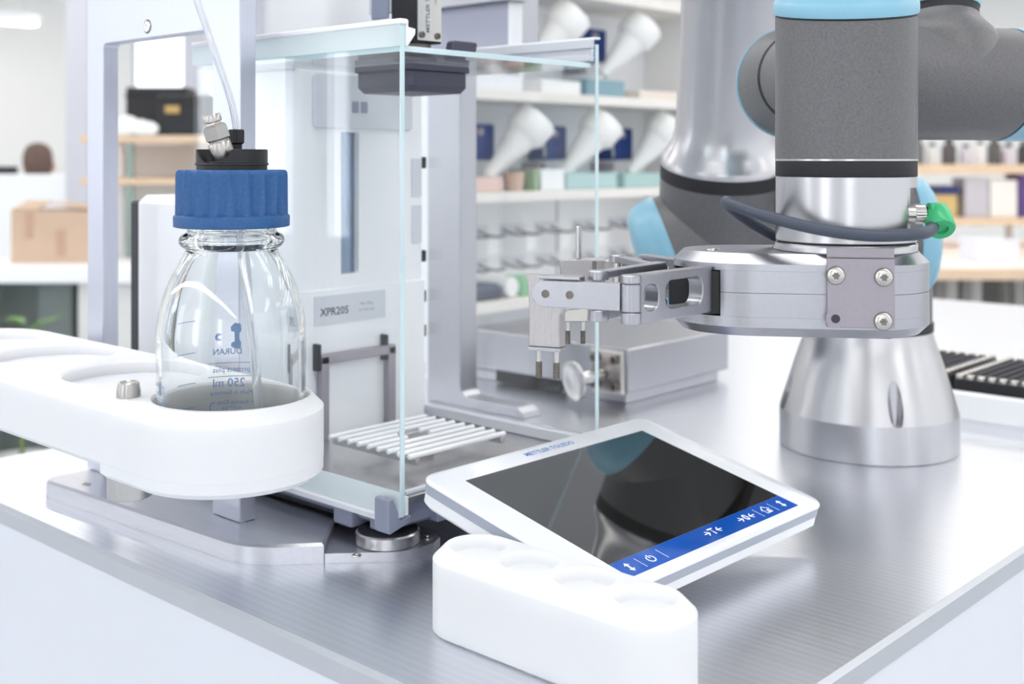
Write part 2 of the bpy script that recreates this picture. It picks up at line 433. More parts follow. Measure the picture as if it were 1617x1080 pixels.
for x, y, z in ((398, 477, 5.25), (443, 471, 5.25), (360, 690, 10.62)):
    s = mk('screw', lathe(bmesh.new(), [(2.6, 0), (2.6, .5), (2.1, .8), (1.2, .8), (1.0, .3), (0, .3)], at(x, y, z), 20), CHROME, t)
t = thing('portal_frame', 'tall silver aluminium portal frame standing behind the bottle', 'frame', (384, 640, 10.7))
pf = boolean(nbox(378.4, 389, 553, 724, 10.7, 352), prism(bmesh.new(), rrect(580, 703.5, -20, 285, 4), 370, 400, fr=lambda a, b, c: Vector((c, a, b))))
mk('frame_plate', pf, ALU, t, bev=.5, seg=1)
s = mk('screw', lathe(bmesh.new(), [(4.3, 0), (4.3, .15), (3.6, .2)], frame((378.39, 650, 292), (-1, 0, 0)), 28), DARK, t)
mk('screw_head', lathe(bmesh.new(), [(3.55, 0), (3.4, .5), (1.3, .5), (1.1, .3), (0, .3)], frame((378.3, 650, 292), (-1, 0, 0)), 24), CHROME, s)
mk('clamp_arm', nbox(362, 378.2, 560, 575, 72, 90), ALU2, t, bev=.5)

# ------------------------------------------------------------------ bottle holder and bottle
BX, BY = 326., 483.
def stadium(cx, y0, y1, r, n=20): return arc(cx, y1, r, 0, 180, n) + arc(cx, y0, r, 180, 360, n)
h = prism(bmesh.new(), stadium(BX-2, BY, 753, 45), 65.5, 99, 3, 6)
low = prism(bmesh.new(), arc(BX-2, BY, 44.8, 180, 360, 24)+[(BX+42.8, 520), (BX+20, 528), (300, 528), (BX-46.8, 522)], 61, 70, 2.5, 0)
h = boolean(h, low, op='UNION')
cuts = [lathe(bmesh.new(), [(36.3, 78.2 if y == BY else 92), (36.3, 97.8), (38.4, 99.9), (38.4, 110)], at(BX, y), 64) for y in (BY, 573, 663, 753)]
h = boolean(h, *cuts)
t = thing('bottle_holder', 'white plastic bottle holder carrying the glass bottle', 'holder', (BX, 620, 61))
mk('tray', h, POM, t, ang=40)
mk('locating_pin', lathe(bmesh.new(), [(5.6, 99.05), (5.6, 101.5), (4.9, 105.4), (4.2, 106), (3.6, 105.4), (0, 105.4)], at(290, 515), 32), NICKEL, t)
mk('steel_boss', lathe(bmesh.new(), [(10, 49.6), (10.6, 50.2), (10.6, 61), (10.6, 65.4)], at(294, 521), 40), STEEL, t)

t = thing('reagent_bottle', 'clear glass screw cap bottle with ribbed blue cap in white holder', 'bottle', (BX, BY, 78.3))
outer = [(0, 78.4), (28, 78.4), (32.5, 79.4), (34.6, 82), (35, 85), (35, 88), (35, 104), (35, 122), (35, 127), (34.75, 132), (33.9, 138.5), (32.0, 146), (29.2, 153.5), (26, 160), (23.3, 165), (21.8, 168), (21.6, 169), (23.2, 170), (24.5, 171.8), (24.6, 173.6), (23.6, 175.4), (21.6, 176.6), (20.9, 178), (20.7, 180), (20.6, 203.5), (19.8, 204.5)]
inner = [(17.2, 204.5), (16.9, 203), (16.9, 178), (18.2, 169), (19.6, 166), (22.6, 161), (26, 154.5), (29, 147), (31.2, 139), (32.25, 132), (32.6, 127), (32.6, 122), (32.6, 104), (32.6, 90), (32.4, 86.5), (31.2, 84), (27, 82.5), (0, 82)]
def refine(p, k=3):
    P = [Vector((a, b, 0)) for a, b in p]; q = smooth_path(P, k); return [(max(0, v.x), v.y) for v in q]
mk('glass_body', lathe(bmesh.new(), refine(outer[1:])[:0]+[(0, 78.4)]+refine(outer[1:-1], 3)+[outer[-1]]+[inner[0]]+refine(inner[1:-1], 3)+[(0, 82)], at(BX, BY), 72, cap=False), GLASS, t, ang=60)
NF = 20
def flute(i, z):
    ph = (i % 6)/6
    return 1 - (0.085*math.sin(math.pi*ph)**.9 if z > 185.5 else 0)
cap = lathe(bmesh.new(), [(26.0, 179.3), (27.2, 179.7), (27.3, 184.2), (26.9, 184.9), (26.4, 185.0), (26.35, 186), (26.2, 204.2), (25.9, 205.6), (25.0, 206.5), (17.4, 206.6), (17.2, 205)], at(BX, BY), NF*6, cap=False, flute=flute)
mk('ribbed_cap', cap, BLUECAP, t, ang=50)
FB = cd(-135.8, 559.5, 211.2); FA = (cd(-142.3, 556.0, 235.0)-FB).normalized()
ins = lathe(bmesh.new(), [(16.6, 204.8), (16.6, 208.6), (17.3, 208.8), (17.3, 209.7), (16.8, 209.9), (16.8, 216.0), (16.5, 216.3)], at(BX, BY), 64)
sc_cut = lathe(bmesh.new(), [(9.5, 1.0), (12.5, 12)], frame(FB, FA), 48)
mk('cap_insert', boolean(ins, sc_cut), DARK, t, ang=30)
fit = mk('hose_fitting', lathe(bmesh.new(), [(5.2, .9), (5.4, 1.2), (5.4, 8.3), (5.0, 8.9), (4.3, 9), (4.3, 9.7)], frame(FB, FA), 32), NICKEL, t)
mk('hex_nut', lathe(bmesh.new(), [(5.2, 9.7), (6.3, 10.5), (6.3, 16.3), (5.2, 17.4), (4.2, 17.6), (4.0, 18.6)], frame(FB, FA), 6), NICKEL, fit, ang=20)
mk('push_ring', lathe(bmesh.new(), [(3.6, 18.4), (4.4, 18.9), (4.4, 21.6), (4.0, 22.2), (2.6, 22.2), (2.4, 21.4), (2.4, 19), (0, 19)], frame(FB, FA), 32), NICKEL, fit)
mk('bore', lathe(bmesh.new(), [(2.3, 19.2), (2.3, 21.2), (0, 21.2)], frame(FB, FA), 20), DARK, fit)
TS = cd(-133.6, 574, 0)
th = mk('thumb_screw', lathe(bmesh.new(), [(2.7, 215.2), (2.7, 218.6), (3.3, 219.2), (3.75, 219.6), (3.75, 225.4), (3.4, 226)], at(TS.x, TS.y), 48, flute=lambda i, z: 1-(.05 if i % 2 and z > 219 else 0)), DARK, t, ang=15)
mk('dip_tube', tube(bmesh.new(), smooth_path([cd(-131.5, 569, 203), cd(-129, 569, 160), cd(-124, 570, 116), cd(-121.5, 571, 86)], 5), 2.2, 14), TUBECLEAR, t)
# print on the far side of the glass, read mirrored through the bottle
RB = 35.12
def wrap(a0, z0):
    def f(x, y, o):   # x to the reader's right when reading from outside
        a = a0 + x/RB
        return Vector((BX + RB*math.cos(a), BY + RB*math.sin(a), z0 + y))
    return f
BA = math.atan2(CH, SH)          # direction pointing away from the camera
def lat_ang(off): return BA + off
pr = bmesh.new()
def merge(dst, src):
    me = bpy.data.meshes.new('m'); src.to_mesh(me); src.free(); dst.from_mesh(me); bpy.data.meshes.remove(me); return dst
c = lat_ang(.3)
merge(pr, text_bm('DURAN', 4.4, wrap(c, 114.2), thick=.05))
merge(pr, text_bm('250 ml', 6.2, wrap(c-.02, 98.4)))
merge(pr, text_bm('Made in Germany', 3.1, wrap(c-.06, 93.6)))
merge(pr, text_bm('protect plus', 4.0, wrap(c-.06, 105.2)))
merge(pr, text_bm('Retrace Code', 2.9, wrap(c-.08, 88.6)))
merge(pr, text_bm('10107164', 2.9, wrap(c-.08, 85.4)))
for zz in (108.6, 101.8): strip(pr, [(-12+k*4, 0) for k in range(7)], .3, wrap(c-.06, zz))
for s_ in (-1, 1): strip(pr, [(s_*12, -6), (s_*12, 0), (s_*11, 1.2), (s_*9.6, 1.2)], .45, wrap(c-.08, 87.6))
for zz in (131, 115, 100, 88): strip(pr, [(k*2., 0) for k in range(7)], .35, wrap(c+.5, zz))
mk('enamel_print', pr, PRINT, t)
lg = bmesh.new()
flatpoly(lg, [(4.4+2.0*math.cos(math.radians(a)), 2.0*math.sin(math.radians(a))) for a in range(-140, 141, 20)]+[(5.4, 0)], wrap(c, 122.2))
q = wrap(c, 122.2)
flatpoly(lg, [(-7, 6), (-4, 6.6), (-1.6, 4.6), (-2.0, 2.6), (-3.6, 2.4), (-3.8, -2.4), (-2.0, -3.2), (-1.8, -5.0), (-4, -6.8), (-7, -6), (-7.2, -3), (-6.2, -1.4), (-6.2, 1.4), (-7.4, 3)], q)
mk('enamel_logo', lg, PRINT, t)
# graduated field on the near left flank
gl = bmesh.new(); g0 = BA+math.pi-1.02
strip(gl, [(-9, 2), (-7, 0), (-4, -.6), (4, -.6), (7.2, -.6)], .5, wrap(g0, 107.2)); strip(gl, [(7.2, -.6), (7.2, -24)], .5, wrap(g0, 107.2))
for k in range(4): strip(gl, [(-5, -4-k*1.6), (3, -4-k*1.6)], .25, wrap(g0, 107.2))
mk('write_on_field', gl, PRINT, t)
# tubing from the cap out of the picture
tb = tube(bmesh.new(), smooth_path([cd(-133.6, 574, 226.2), cd(-135.8, 574, 238), cd(-142.5, 575, 258), cd(-149, 577, 276), cd(-154.5, 579, 291), cd(-162, 582, 318), cd(-170, 585, 350)], 6), 1.75, 14)
mk('plastic_tubing', tb, TUBECLEAR, None, 'clear plastic tubing rising from the blue bottle cap', 'tube')

# ------------------------------------------------------------------ vial holder in front
h = prism(bmesh.new(), stadium(382, 280, 373, 20.5), 0.05, 38, 1.2, 5.5)
cuts = [lathe(bmesh.new(), [(10.5, 33.5), (12.2, 35.2), (13.4, 38.3), (13.4, 45)], at(382, y), 40) for y in (280, 311, 342, 373)]
t = thing('vial_holder', 'low white plastic holder with four empty round pockets in front', 'holder', (382, 326, 0))
mk('block', boolean(h, *cuts), POM, t, ang=42)

# ------------------------------------------------------------------ balance
t = thing('analytical_balance', 'white analytical balance with glass draft shield and rod grid pan', 'balance', (489, 600, 5.3))
BAL = t
mk('base_body', prism(bmesh.new(), rrect(418, 566, 470, 735, 8), 15, 29.5, 2, 0), CLIPG, t)
mk('lower_dark_body', nbox(424, 560, 520, 725, 11.0, 14.9), DARKGREY, t)  # dark grey lower part of the balance base
mk('base_tray', prism(bmesh.new(), rrect(416, 566.5, 463, 598, 5), 29.6, 34, .8, .8), STEEL, t)
tr = bmesh.new(); box(tr, 563.5, 567.5, 466, 640, 34.1, 41)
mk('side_wall', tr, SHELL2, t, bev=.8)
mk('front_wall', nbox(421, 563, 464, 467.5, 34.1, 36.4), SHELL2, t, bev=.6)
mk('foot_block', nbox(413.5, 432, 500, 516, 10.8, 28), CLIPG, t, bev=1.5)
mk('foot_post', nbox(414, 424, 476, 486, 13.6, 28), CLIPG, t, bev=1.5)
mk('foot_block', nbox(446, 470, 466, 480, 13.6, 29), CLIPG, t, bev=1.5)
mk('foot_block', nbox(540, 560, 470, 490, .1, 15), CLIPG, t, bev=1.5)
fd = mk('levelling_foot', lathe(bmesh.new(), [(16.6, 5.3), (17.3, 6), (17.3, 11.5), (16.4, 12.3), (14.5, 12.3)], at(424, 482), 48), STEEL, t)
mk('foot_pad', lathe(bmesh.new(), [(16, 12.35), (16, 12.9), (6, 13.4), (5, 13.4)], at(424, 482), 48), DARK, fd)
# rod grid
YR = [561-8.75*k for k in range(9)]
for k, y in enumerate(YR):
    spans = [(447, 526)]
    if k in (3, 4): spans = [(447, 478), (496, 526)]
    for x0, x1 in spans: mk('grid_rod', ncyl((x0, y, 45), (x1, y, 45), 1.55, 10, ch=.5), SHELL, t)
g = bmesh.new()
for x in (452, 521): box(g, x-1.5, x+1.5, 488, 562, 40.2, 43.6)
for y in (512, 540): box(g, 452, 521, y-1.2, y+1.2, 40.2, 43.4)
mk('grid_frame', g, STEEL, t, bev=.3)
mk('grid_support', nbox(478, 496, 522, 530, 34.1, 40.1), STEEL, t)
# pan hanger against the tower
u = bmesh.new()
for x in (466, 522): box(u, x, x+6, 592, 597, 34.1, 87)
box(u, 466, 528, 592, 597, 82, 88)
mk('hanger_frame', u, GUNMETAL, t, bev=.5)
for x in (463.5, 519.5): mk('hook', nbox(x, x+3, 593, 599.8, 78, 95), DARK, t, bev=.6)
# glass
def pane_part(name, x0, x1, y0, y1, z0, z1, mat, par): return mk(name, nbox(x0, x1, y0, y1, z0, z1), mat, par, smooth=False)
lp = pane_part('side_pane', 408.8, 411.6, 455.7, 648, 27.2, 281, PANE, t)
pane_part('pane_edge', 408.8, 411.6, 454.9, 455.6, 27.2, 281, EDGE, lp)
pane_part('frosted_band', 408.2, 408.75, 454.9, 648, 27, 40.2, FROST, lp)
pane_part('frosted_band', 408.2, 408.75, 454.9, 648, 269.8, 281, FROST, lp)
rp = pane_part('side_pane', 569.3, 572, 455.7, 648, 41.2, 282, PANE, t)
pane_part('pane_edge', 569.3, 572, 454.9, 455.6, 36, 282, EDGE, rp)
tp = pane_part('top_pane', 412, 566.4, 457.6, 597.6, 267.4, 270.4, PANE, t)
pane_part('pane_edge', 412, 566.4, 456.8, 457.5, 267.4, 270.4, EDGE, tp)
pane_part('pane_edge', 411.65, 411.95, 456.8, 597.6, 267.4, 270.4, EDGE, tp)
mk('bottom_rail', nbox(405.5, 412.5, 468, 640, 23.5, 26.9), SHELL2, t, bev=.6)
mk('top_rail', nbox(407.4, 413, 453.8, 648, 281.1, 284), SHELL, t, bev=.6)
mk('rail_handle', prism(bmesh.new(), [(412.2, 270), (413.6, 270), (418.8, 276.5), (419, 279.4), (414, 280), (414, 283.5), (412.2, 283.5)], 454.5, 460, fr=lambda a, b, c: Vector((a, c, b))), SHELL, t, bev=.3)
rr = bmesh.new(); box(rr, 564.5, 569.2, 456, 640, 279.5, 285); box(rr, 567, 569.2, 456, 640, 275.5, 279.4); box(rr, 562.5, 569.2, 456, 640, 271.5, 275.4)
mk('inner_rail', rr, SHELL2, t, bev=.4)
mk('cap_rail', nbox(568.6, 573, 454.4, 645, 285.1, 286.4), SHELL, t)
mk('corner_clip', prism(bmesh.new(), [(401.4, 20.6), (402.6, 19.4), (416, 22.6), (417.5, 26.5), (412.4, 25.6), (410.8, 24.6), (404.8, 37.6), (402.2, 37.6), (401.4, 36.6)], 456, 467, fr=lambda a, b, c: Vector((a, c, b))), CLIPG, t, bev=.7)
mk('clip_pin', nbox(412.6, 414.8, 455.4, 458, 27.2, 37), SHELL, t, bev=.3)
# tower and rear housing
tw = mk('tower', boolean(prism(bmesh.new(), rrect(452, 562, 600, 660, 6), 30, 268, 0, 0), nbox(488, 503, 590, 606, 137, 229)), SHELL, t, bev=.8)
mk('slot_window', nbox(488.2, 502.8, 605, 605.9, 137.5, 228.5), SLOTGLASS, tw)
hp = mk('head_panel', prism(bmesh.new(), rrect(464, 548, 231, 266, 3), 597.2, 599.9, fr=lambda a, b, c: Vector((a, c, b))), SHELL2, t, bev=.8)
for x in (494.5, 502): mk('button', prism(bmesh.new(), rrect(x, x+5.2, 241.5, 249, 1), 596.4, 597.1, fr=lambda a, b, c: Vector((a, c, b))), CLIPG, hp, bev=.2)
mk('lower_plate', nbox(454, 560, 598.2, 599.9, 34.1, 128.5), SHELL, t, bev=.6)
lb = mk('type_label', nbox(464.5, 523.5, 597.6, 598.1, 106, 124.5), SHELL2, t)
FN = lambda x0, y, z0: (lambda a, b, c: Vector((x0+a, y, z0+b)))
mk('type_text', text_bm('XPR205', 7.0, FN(480.5, 597.5, 114), thick=.12), DARKTXT, lb)
sm = text_bm('Max 220 g', 2.6, FN(507, 597.5, 117)); merge(sm, text_bm('d = 0.01 mg', 2.6, FN(507, 597.5, 113)))
mk('small_text', sm, GREYTXT, lb)
for z0, z1 in ((186, 212), (154, 180)): mk('side_recess', nbox(549, 558, 599.0, 599.9, z0, z1), SHELL2, t, bev=.3)
for z in (112, 88, 62, 140, 205): mk('hinge', nbox(562.1, 567, 604, 612, z, z+8), DARKGREY if z > 80 else SHELL, t, bev=.5)
mk('rear_housing', prism(bmesh.new(), rrect(417, 566, 661, 735, 10), 29.6, 187, 0, 5), SHELL, t, ang=30)
mk('rear_cover', nbox(422, 560, 736, 748, 20, 183), DARKGREY, t, bev=2)
mk('top_housing', prism(bmesh.new(), rrect(430, 562, 600, 660, 5), 271, 360, 1, 2), SHELL, t)
mk('top_shoulder', prism(bmesh.new(), rrect(414, 566, 602, 655, 4), 268.1, 270.9), SHELL2, t)

# ------------------------------------------------------------------ dosing head on the draft shield
t = thing('dosing_head', 'black dosing head with silver name strip above the glass shield', 'dosing head', (485, 530, 270.5))
mk('adapter', prism(bmesh.new(), rrect(463, 511, 507, 556, 4), 251, 263.4, 3.5, 0), ADAPT, t, bev=.8)
mk('adapter_upper', prism(bmesh.new(), rrect(461.5, 512.5, 505.5, 557.5, 4), 263.5, 267.2), ADAPT, t, bev=.5)
mk('collar', lathe(bmesh.new(), [(12, 270.5), (12, 272), (10, 274), (10, 280.5)], at(485, 527), 40), DARKSTEEL, t)
mk('collar_ring', lathe(bmesh.new(), [(13.5, 270.6), (13.5, 271.6)], at(485, 527), 40), CHROME, t)
mk('grip_tab', prism(bmesh.new(), rrect(496, 517, 270.6, 283, 2), 508, 514, fr=lambda a, b, c: Vector((a+(b-270)*.25, c, b))), ADAPT, t, bev=.8)
bd = mk('body', nbox(474, 495.5, 514.2, 536, 280.6, 372), DARK, t, bev=1)
st = mk('name_strip', nbox(475, 494, 513.2, 514.1, 281.8, 372), CHROME, t)
mk('strip_text', text_bm('METTLER TOLEDO', 4.0, lambda a, b, c: Vector((483-b, 513.1, 304+a)), thick=.08, xs=1.05), GREYTXT, st)
mk('strip_text', text_bm('MODULE', 3.0, lambda a, b, c: Vector((489.5-b, 513.1, 310+a))), GREYTXT, st)
for x in (478.2, 490.8): mk('strip_screw', lathe(bmesh.new(), [(2, 0), (2, .8), (1, .8), (1, .3), (0, .3)], frame((x, 513.15, 285), (0, -1, 0)), 16), DARKSTEEL, st)
mk('release_clip', nbox(471.8, 473.9, 537, 552, 296, 372), CLIPG, t, bev=1)
mk('clip_carrier', nbox(474, 480, 536.1, 556, 300, 372), SHELL2, t)

# ------------------------------------------------------------------ terminal
TH = math.radians(13.03); TS_, TC = math.sin(TH), math.cos(TH)
def tf(u, v, w): return Vector((406+u, 438.2-v*TC-w*TS_, 52-v*TS_+w*TC))
t = thing('balance_terminal', 'tilted white touchscreen terminal with dark display and blue key bar', 'terminal', (500, 375, 0))
rp_ = rrect(0, 188, 0, 128, 9, 6)
mk('face_frame', prism(bmesh.new(), rp_, -1.4, 0, 0, .7, tf), TERMW, t, ang=60)
mk('grey_band', prism(bmesh.new(), inset(rp_, .5), -6.6, -1.45, 0, 0, tf), TERMG, t)
lo = bmesh.new(); i1, i3 = inset(rp_, .9), inset(rp_, 4.0)
prism(lo, i3, -15.2, -12, 0, 0, tf, top=i1); prism(lo, i1, -12, -6.65, 0, 0, tf)
bmesh.ops.remove_doubles(lo, verts=lo.verts[:], dist=.01)
mk('lower_shell', lo, SHELL, t, ang=60)
mk('stand', nbox(455, 545, 385, 425, .1, 24), CLIPG, t, bev=2)
mk('display', prism(bmesh.new(), [(19, 14.5), (169, 14.5), (169, 108.8), (19, 108.8)], -.5, .06, 0, 0, tf), SCREEN, t, smooth=False)
bar = mk('key_bar', prism(bmesh.new(), [(19, 108.9), (169, 108.9), (169, 121.5), (19, 121.5)], -.5, .06, 0, 0, tf), BLUEBAR, t, smooth=False)
def tt(u0, v0, w=.12): return lambda a, b, c: tf(u0+a, v0-b, w)
mk('logo', text_bm('METTLER TOLEDO', 5.3, tt(93, 7.0), thick=.03, xs=.93), LOGO, t)
def icon(bm): mk('icon', bm, ICON, bar, smooth=False)
for u in (26.3, 161.2):
    b = bmesh.new(); strip(b, [(0, -1.7), (0, 1.7)], 1.1, tt(u, 115.2))
    for s in (-1, 1): flatpoly(b, [(-1.9, s*1.4), (0, s*3.5), (1.9, s*1.4)], tt(u, 115.2))
    icon(b)
for u in (34.6, 51.5, 137.8, 152.6): icon(strip(bmesh.new(), [(0, -4), (0, 4)], .28, tt(u, 115.3)))
b = strip(bmesh.new(), [(2.4*math.cos(math.radians(a)), 2.4*math.sin(math.radians(a))) for a in range(120, 421, 20)], .62, tt(42.4, 115.5)); strip(b, [(0, .6), (0, 3.1)], .62, tt(42.4, 115.5)); icon(b)
for u, ch in ((95.6, 'T'), (126.5, '0')):
    b = text_bm(ch, 7.4, tt(u, 114.9), thick=.12)
    for s in (-1, 1):
        strip(b, [(s*7.2, 0), (s*3.6, 0)], .7, tt(u, 114.9)); strip(b, [(s*5.2, 1.8), (s*3.3, 0), (s*5.2, -1.8)], .7, tt(u, 114.9))
    icon(b)
b = strip(bmesh.new(), [(-3.4, .1), (0, 3.2), (3.4, .1)], .5, tt(145.6, 115)); strip(b, [(-2.5, .6), (-2.5, -2.9), (2.5, -2.9), (2.5, .6)], .5, tt(145.6, 115)); flatpoly(b, [(-.2, -2.8), (1.4, -2.8), (1.4, -.4), (-.2, -.4)], tt(145.6, 115)); icon(b)

# ------------------------------------------------------------------ rear C frame
t = thing('c_frame', 'silver C shaped support frame standing right of the balance', 'frame', (722, 715, 0))
cf = bmesh.new()
co = [(758, .1), (758, 360), (646, 360), (646, 301), (708, 301)] + [(714, 299), (717.5, 293)] + [(717.5, 18)] + [(716.5, 13), (712, 9.5), (705, 8.5), (652, 8.5), (646, 5), (644, .1)]
prism(cf, co, 713, 733, fr=lambda a, b, c: Vector((c, a, b)))
mk('frame_plate', cf, ALU2, t, bev=.6, ang=25)
mk('cross_plate', nbox(700, 712.8, 650, 757, 296, 338), M('lavender grey painted metal', (172, 174, 190), .5, .2, (60, .03)), t, bev=.5)
mk('upper_block', nbox(690, 712.8, 640, 757, 338.2, 385), ALU2, t, bev=.8)
mk('edge_strip', nbox(700, 712.8, 645.5, 649.9, 294, 338), SHELL, t, bev=.3)

# ------------------------------------------------------------------ stage box with knob
t = thing('stage_box', 'low silver positioning box with round clamping knob behind the gripper', 'stage', (894, 714, 0))
mk('base_plate', nbox(817, 962, 620, 800, .1, 9.5), ALU2, t, bev=.8)
mk('cover', nbox(814, 974, 616, 812, 10.2, 48), ALU2, t, bev=1.4)
mk('dark_recess', nbox(812.8, 813.9, 690, 770, 1, 12), DARK, t)
br = mk('bracket', nbox(808, 813.9, 618, 652, 9, 46), CHROME, t, bev=1)
for y, z in ((624, 39), (624, 16), (646, 39), (646, 16)):
    mk('bolt', lathe(bmesh.new(), [(4, 0), (4, 3.6), (3.4, 4), (2, 4), (2, 2), (0, 2)], frame((807.9, y, z), (-1, 0, 0)), 20), DARKSTEEL, br)
kn = mk('knob', lathe(bmesh.new(), [(5, 0), (5, 6), (6.5, 14), (6, 22), (8, 25), (16.5, 27), (17.2, 29), (16.8, 31), (14, 32), (8, 31), (0, 30)], frame((807.5, 638, 25), Vector((-1, .35, -.12)), None), 40), STEEL, t)

# ------------------------------------------------------------------ robot arm
WL, WD = 152.9, 543.
BL, BD = 263.6, 877.
bp = cd(BL, BD, 0)
ROB = thing('robot_arm', 'grey jointed robot arm with light blue joint caps on metal foot', 'robot', (bp.x, bp.y, 0))
foot = lathe(bmesh.new(), [(63.5, .1), (64, .6), (64, 27), (60.6, 38), (56.8, 50), (53, 62), (49.6, 72), (46.9, 80), (45.6, 86)], at(bp.x, bp.y), 96)
cuts = []
a0 = -math.pi/2+.02
for k in range(4):
    a = a0 + k*math.pi/2; q = cd(BL+59.5*math.cos(a), BD+59.5*math.sin(a), 0)
    cuts.append(ncyl((q.x, q.y, 27), (q.x, q.y, 110), 5.2, 28))
mk('foot_cone', boolean(foot, *cuts), ROBM, ROB, ang=14)
mk('foot_ring', lathe(bmesh.new(), [(45.8, 86.1), (46.2, 86.6), (46.2, 92.4), (45.6, 93)], at(bp.x, bp.y), 64), RUBBER, ROB)
sd = Vector((-.9975, .07))                                    # shoulder axis in the cell heading
def sdir(t_, z): return cd(BL+sd.x*t_, BD+sd.y*t_, z)
AX = (sdir(1, 0)-sdir(0, 0)).normalized()
mk('base_housing', lathe(bmesh.new(), [(45.2, 93.1), (45.2, 150), (44, 175), (38, 190), (25, 197), (0, 199)], at(bp.x, bp.y), 64), ROBG, ROB)
mk('shoulder_housing', lathe(bmesh.new(), [(44.6, -28), (44.8, -10), (44.6, 56)], frame(sdir(0, 154), AX), 64), ROBG, ROB)
mk('shoulder_cap', lathe(bmesh.new(), [(0, -46), (26, -45.6), (36, -43.8), (42.5, -39), (45.2, -33), (45.2, -28.1)], frame(sdir(0, 154), AX), 64), ROBB, ROB)
mk('shoulder_ring', lathe(bmesh.new(), [(45.0, 56.1), (45.0, 60.9)], frame(sdir(0, 154), AX), 64), RUBBER, ROB)
J0 = cd(155.5, 888, 152)
AX2 = cd(-.938, .06, -.342).normalized()
mk('upper_housing', lathe(bmesh.new(), [(45.6, -40), (45.8, -20), (45.8, 20), (45.6, 37)], frame(J0, AX2), 64), ROBG, ROB)
lc = mk('elbow_cap', lathe(bmesh.new(), [(46.2, 37.1), (46.6, 39), (46.5, 45), (45.2, 47), (45, 50), (41.5, 57), (34, 61), (17, 63), (0, 63.3)], frame(J0, AX2), 64), ROBB, ROB)
mk('cap_hole', lathe(bmesh.new(), [(2.8, 0), (2.8, .8), (0, .8)], frame(J0+AX2*53+cd(0, -42, 14), cd(-.3, -.95, 0)), 20), DARKGREY, lc)
TA = (cd(0, -math.sin(math.radians(16)), math.cos(math.radians(16)))).normalized()
mk('arm_neck', lathe(bmesh.new(), [(45.8, 0), (45.8, 48)], frame(J0, TA), 64), ROBG, ROB)
mk('arm_ring', lathe(bmesh.new(), [(46.0, 48.1), (46.0, 58)], frame(J0, TA), 64), RUBBER, ROB)
mk('arm_tube', lathe(bmesh.new(), [(45.8, 58.1), (45.8, 60.5), (44.4, 64), (41, 70), (38, 76.5), (36.4, 84), (35.8, 95), (35.2, 183), (36.4, 187), (36.4, 250)], frame(J0, TA), 72), ROBM, ROB)
E0 = J0+TA*275
mk('elbow_housing', lathe(bmesh.new(), [(0, -50), (30, -48), (38, -40), (38.5, 40), (0, 42)], frame(E0, AX), 48), ROBG, ROB)
W1 = cd(238, 652, 254)
mk('forearm_tube', ncyl(E0+Vector((20, -10, 0)), W1+Vector((0, 0, 150)), 27, 40), ROBM, ROB)
# wrist one: lying cylinder with a stub upwards
wd = (cd(.95, .31, 0)).normalized()
W1s = cd(176, 634, 253.5)
L1 = 103
fw_ = frame(W1s, wd)
ez = Vector((0, 0, 1))
def fw(a, b, c):                      # the cap joint leans a little
    p = fw_(a, b, 0); up = (p-W1s).z/31.5
    return p + wd*(c + (4.2*up if c > 60 else 0))
mk('wrist_one_housing', lathe(bmesh.new(), [(28, 0), (31.4, 5), (31.5, L1)], fw, 64), ROBG, ROB)
mk('wrist_one_seam', lathe(bmesh.new(), [(31.2, L1+.05), (31.2, L1+1.3)], fw, 64), RUBBER, ROB)
mk('wrist_one_cap', lathe(bmesh.new(), [(31.8, L1+1.4), (31.9, L1+16), (30, L1+24), (24, L1+29), (0, L1+31)], fw, 64), ROBB, ROB)
s0 = W1s+wd*66; sax = cd(0, .23, 1).normalized()
mk('wrist_one_stub', lathe(bmesh.new(), [(31, 0), (31, 21), (28.8, 27), (25.2, 31.5), (22.6, 35), (21.4, 38)], frame(s0, sax), 56), ROBG, ROB)
mk('stub_ring', lathe(bmesh.new(), [(21.6, 38.1), (21.6, 42)], frame(s0, sax), 56), RUBBER, ROB)
mk('stub_collar', lathe(bmesh.new(), [(22.4, 42.1), (24, 52), (24, 110)], frame(s0, sax), 56), ROBB, ROB)
# wrist two: cylinder running back from the tool joint
b2 = cd(160.5, 690, 254.4); f2 = cd(153.5, 560, 256.5); d2 = (f2-b2).normalized()
mk('wrist_two_cap', lathe(bmesh.new(), [(0, -4), (18, -3), (27, 2), (31, 9), (31.9, 15), (31.9, 19.5)], frame(b2, d2), 64), ROBB, ROB)
mk('wrist_two_housing', lathe(bmesh.new(), [(31.3, 19.6), (31, 26), (29.4, 38), (27.0, 50), (25.8, 55)], frame(b2, d2), 64), ROBG, ROB)
mk('wrist_two_seam', lathe(bmesh.new(), [(25.5, 55.05), (24.8, 58)], frame(b2, d2), 64), RUBBER, ROB)
mk('wrist_two_neck', lathe(bmesh.new(), [(24.8, 58.1), (23.4, 70), (23, 112)], frame(b2, d2), 64), ROBG, ROB)
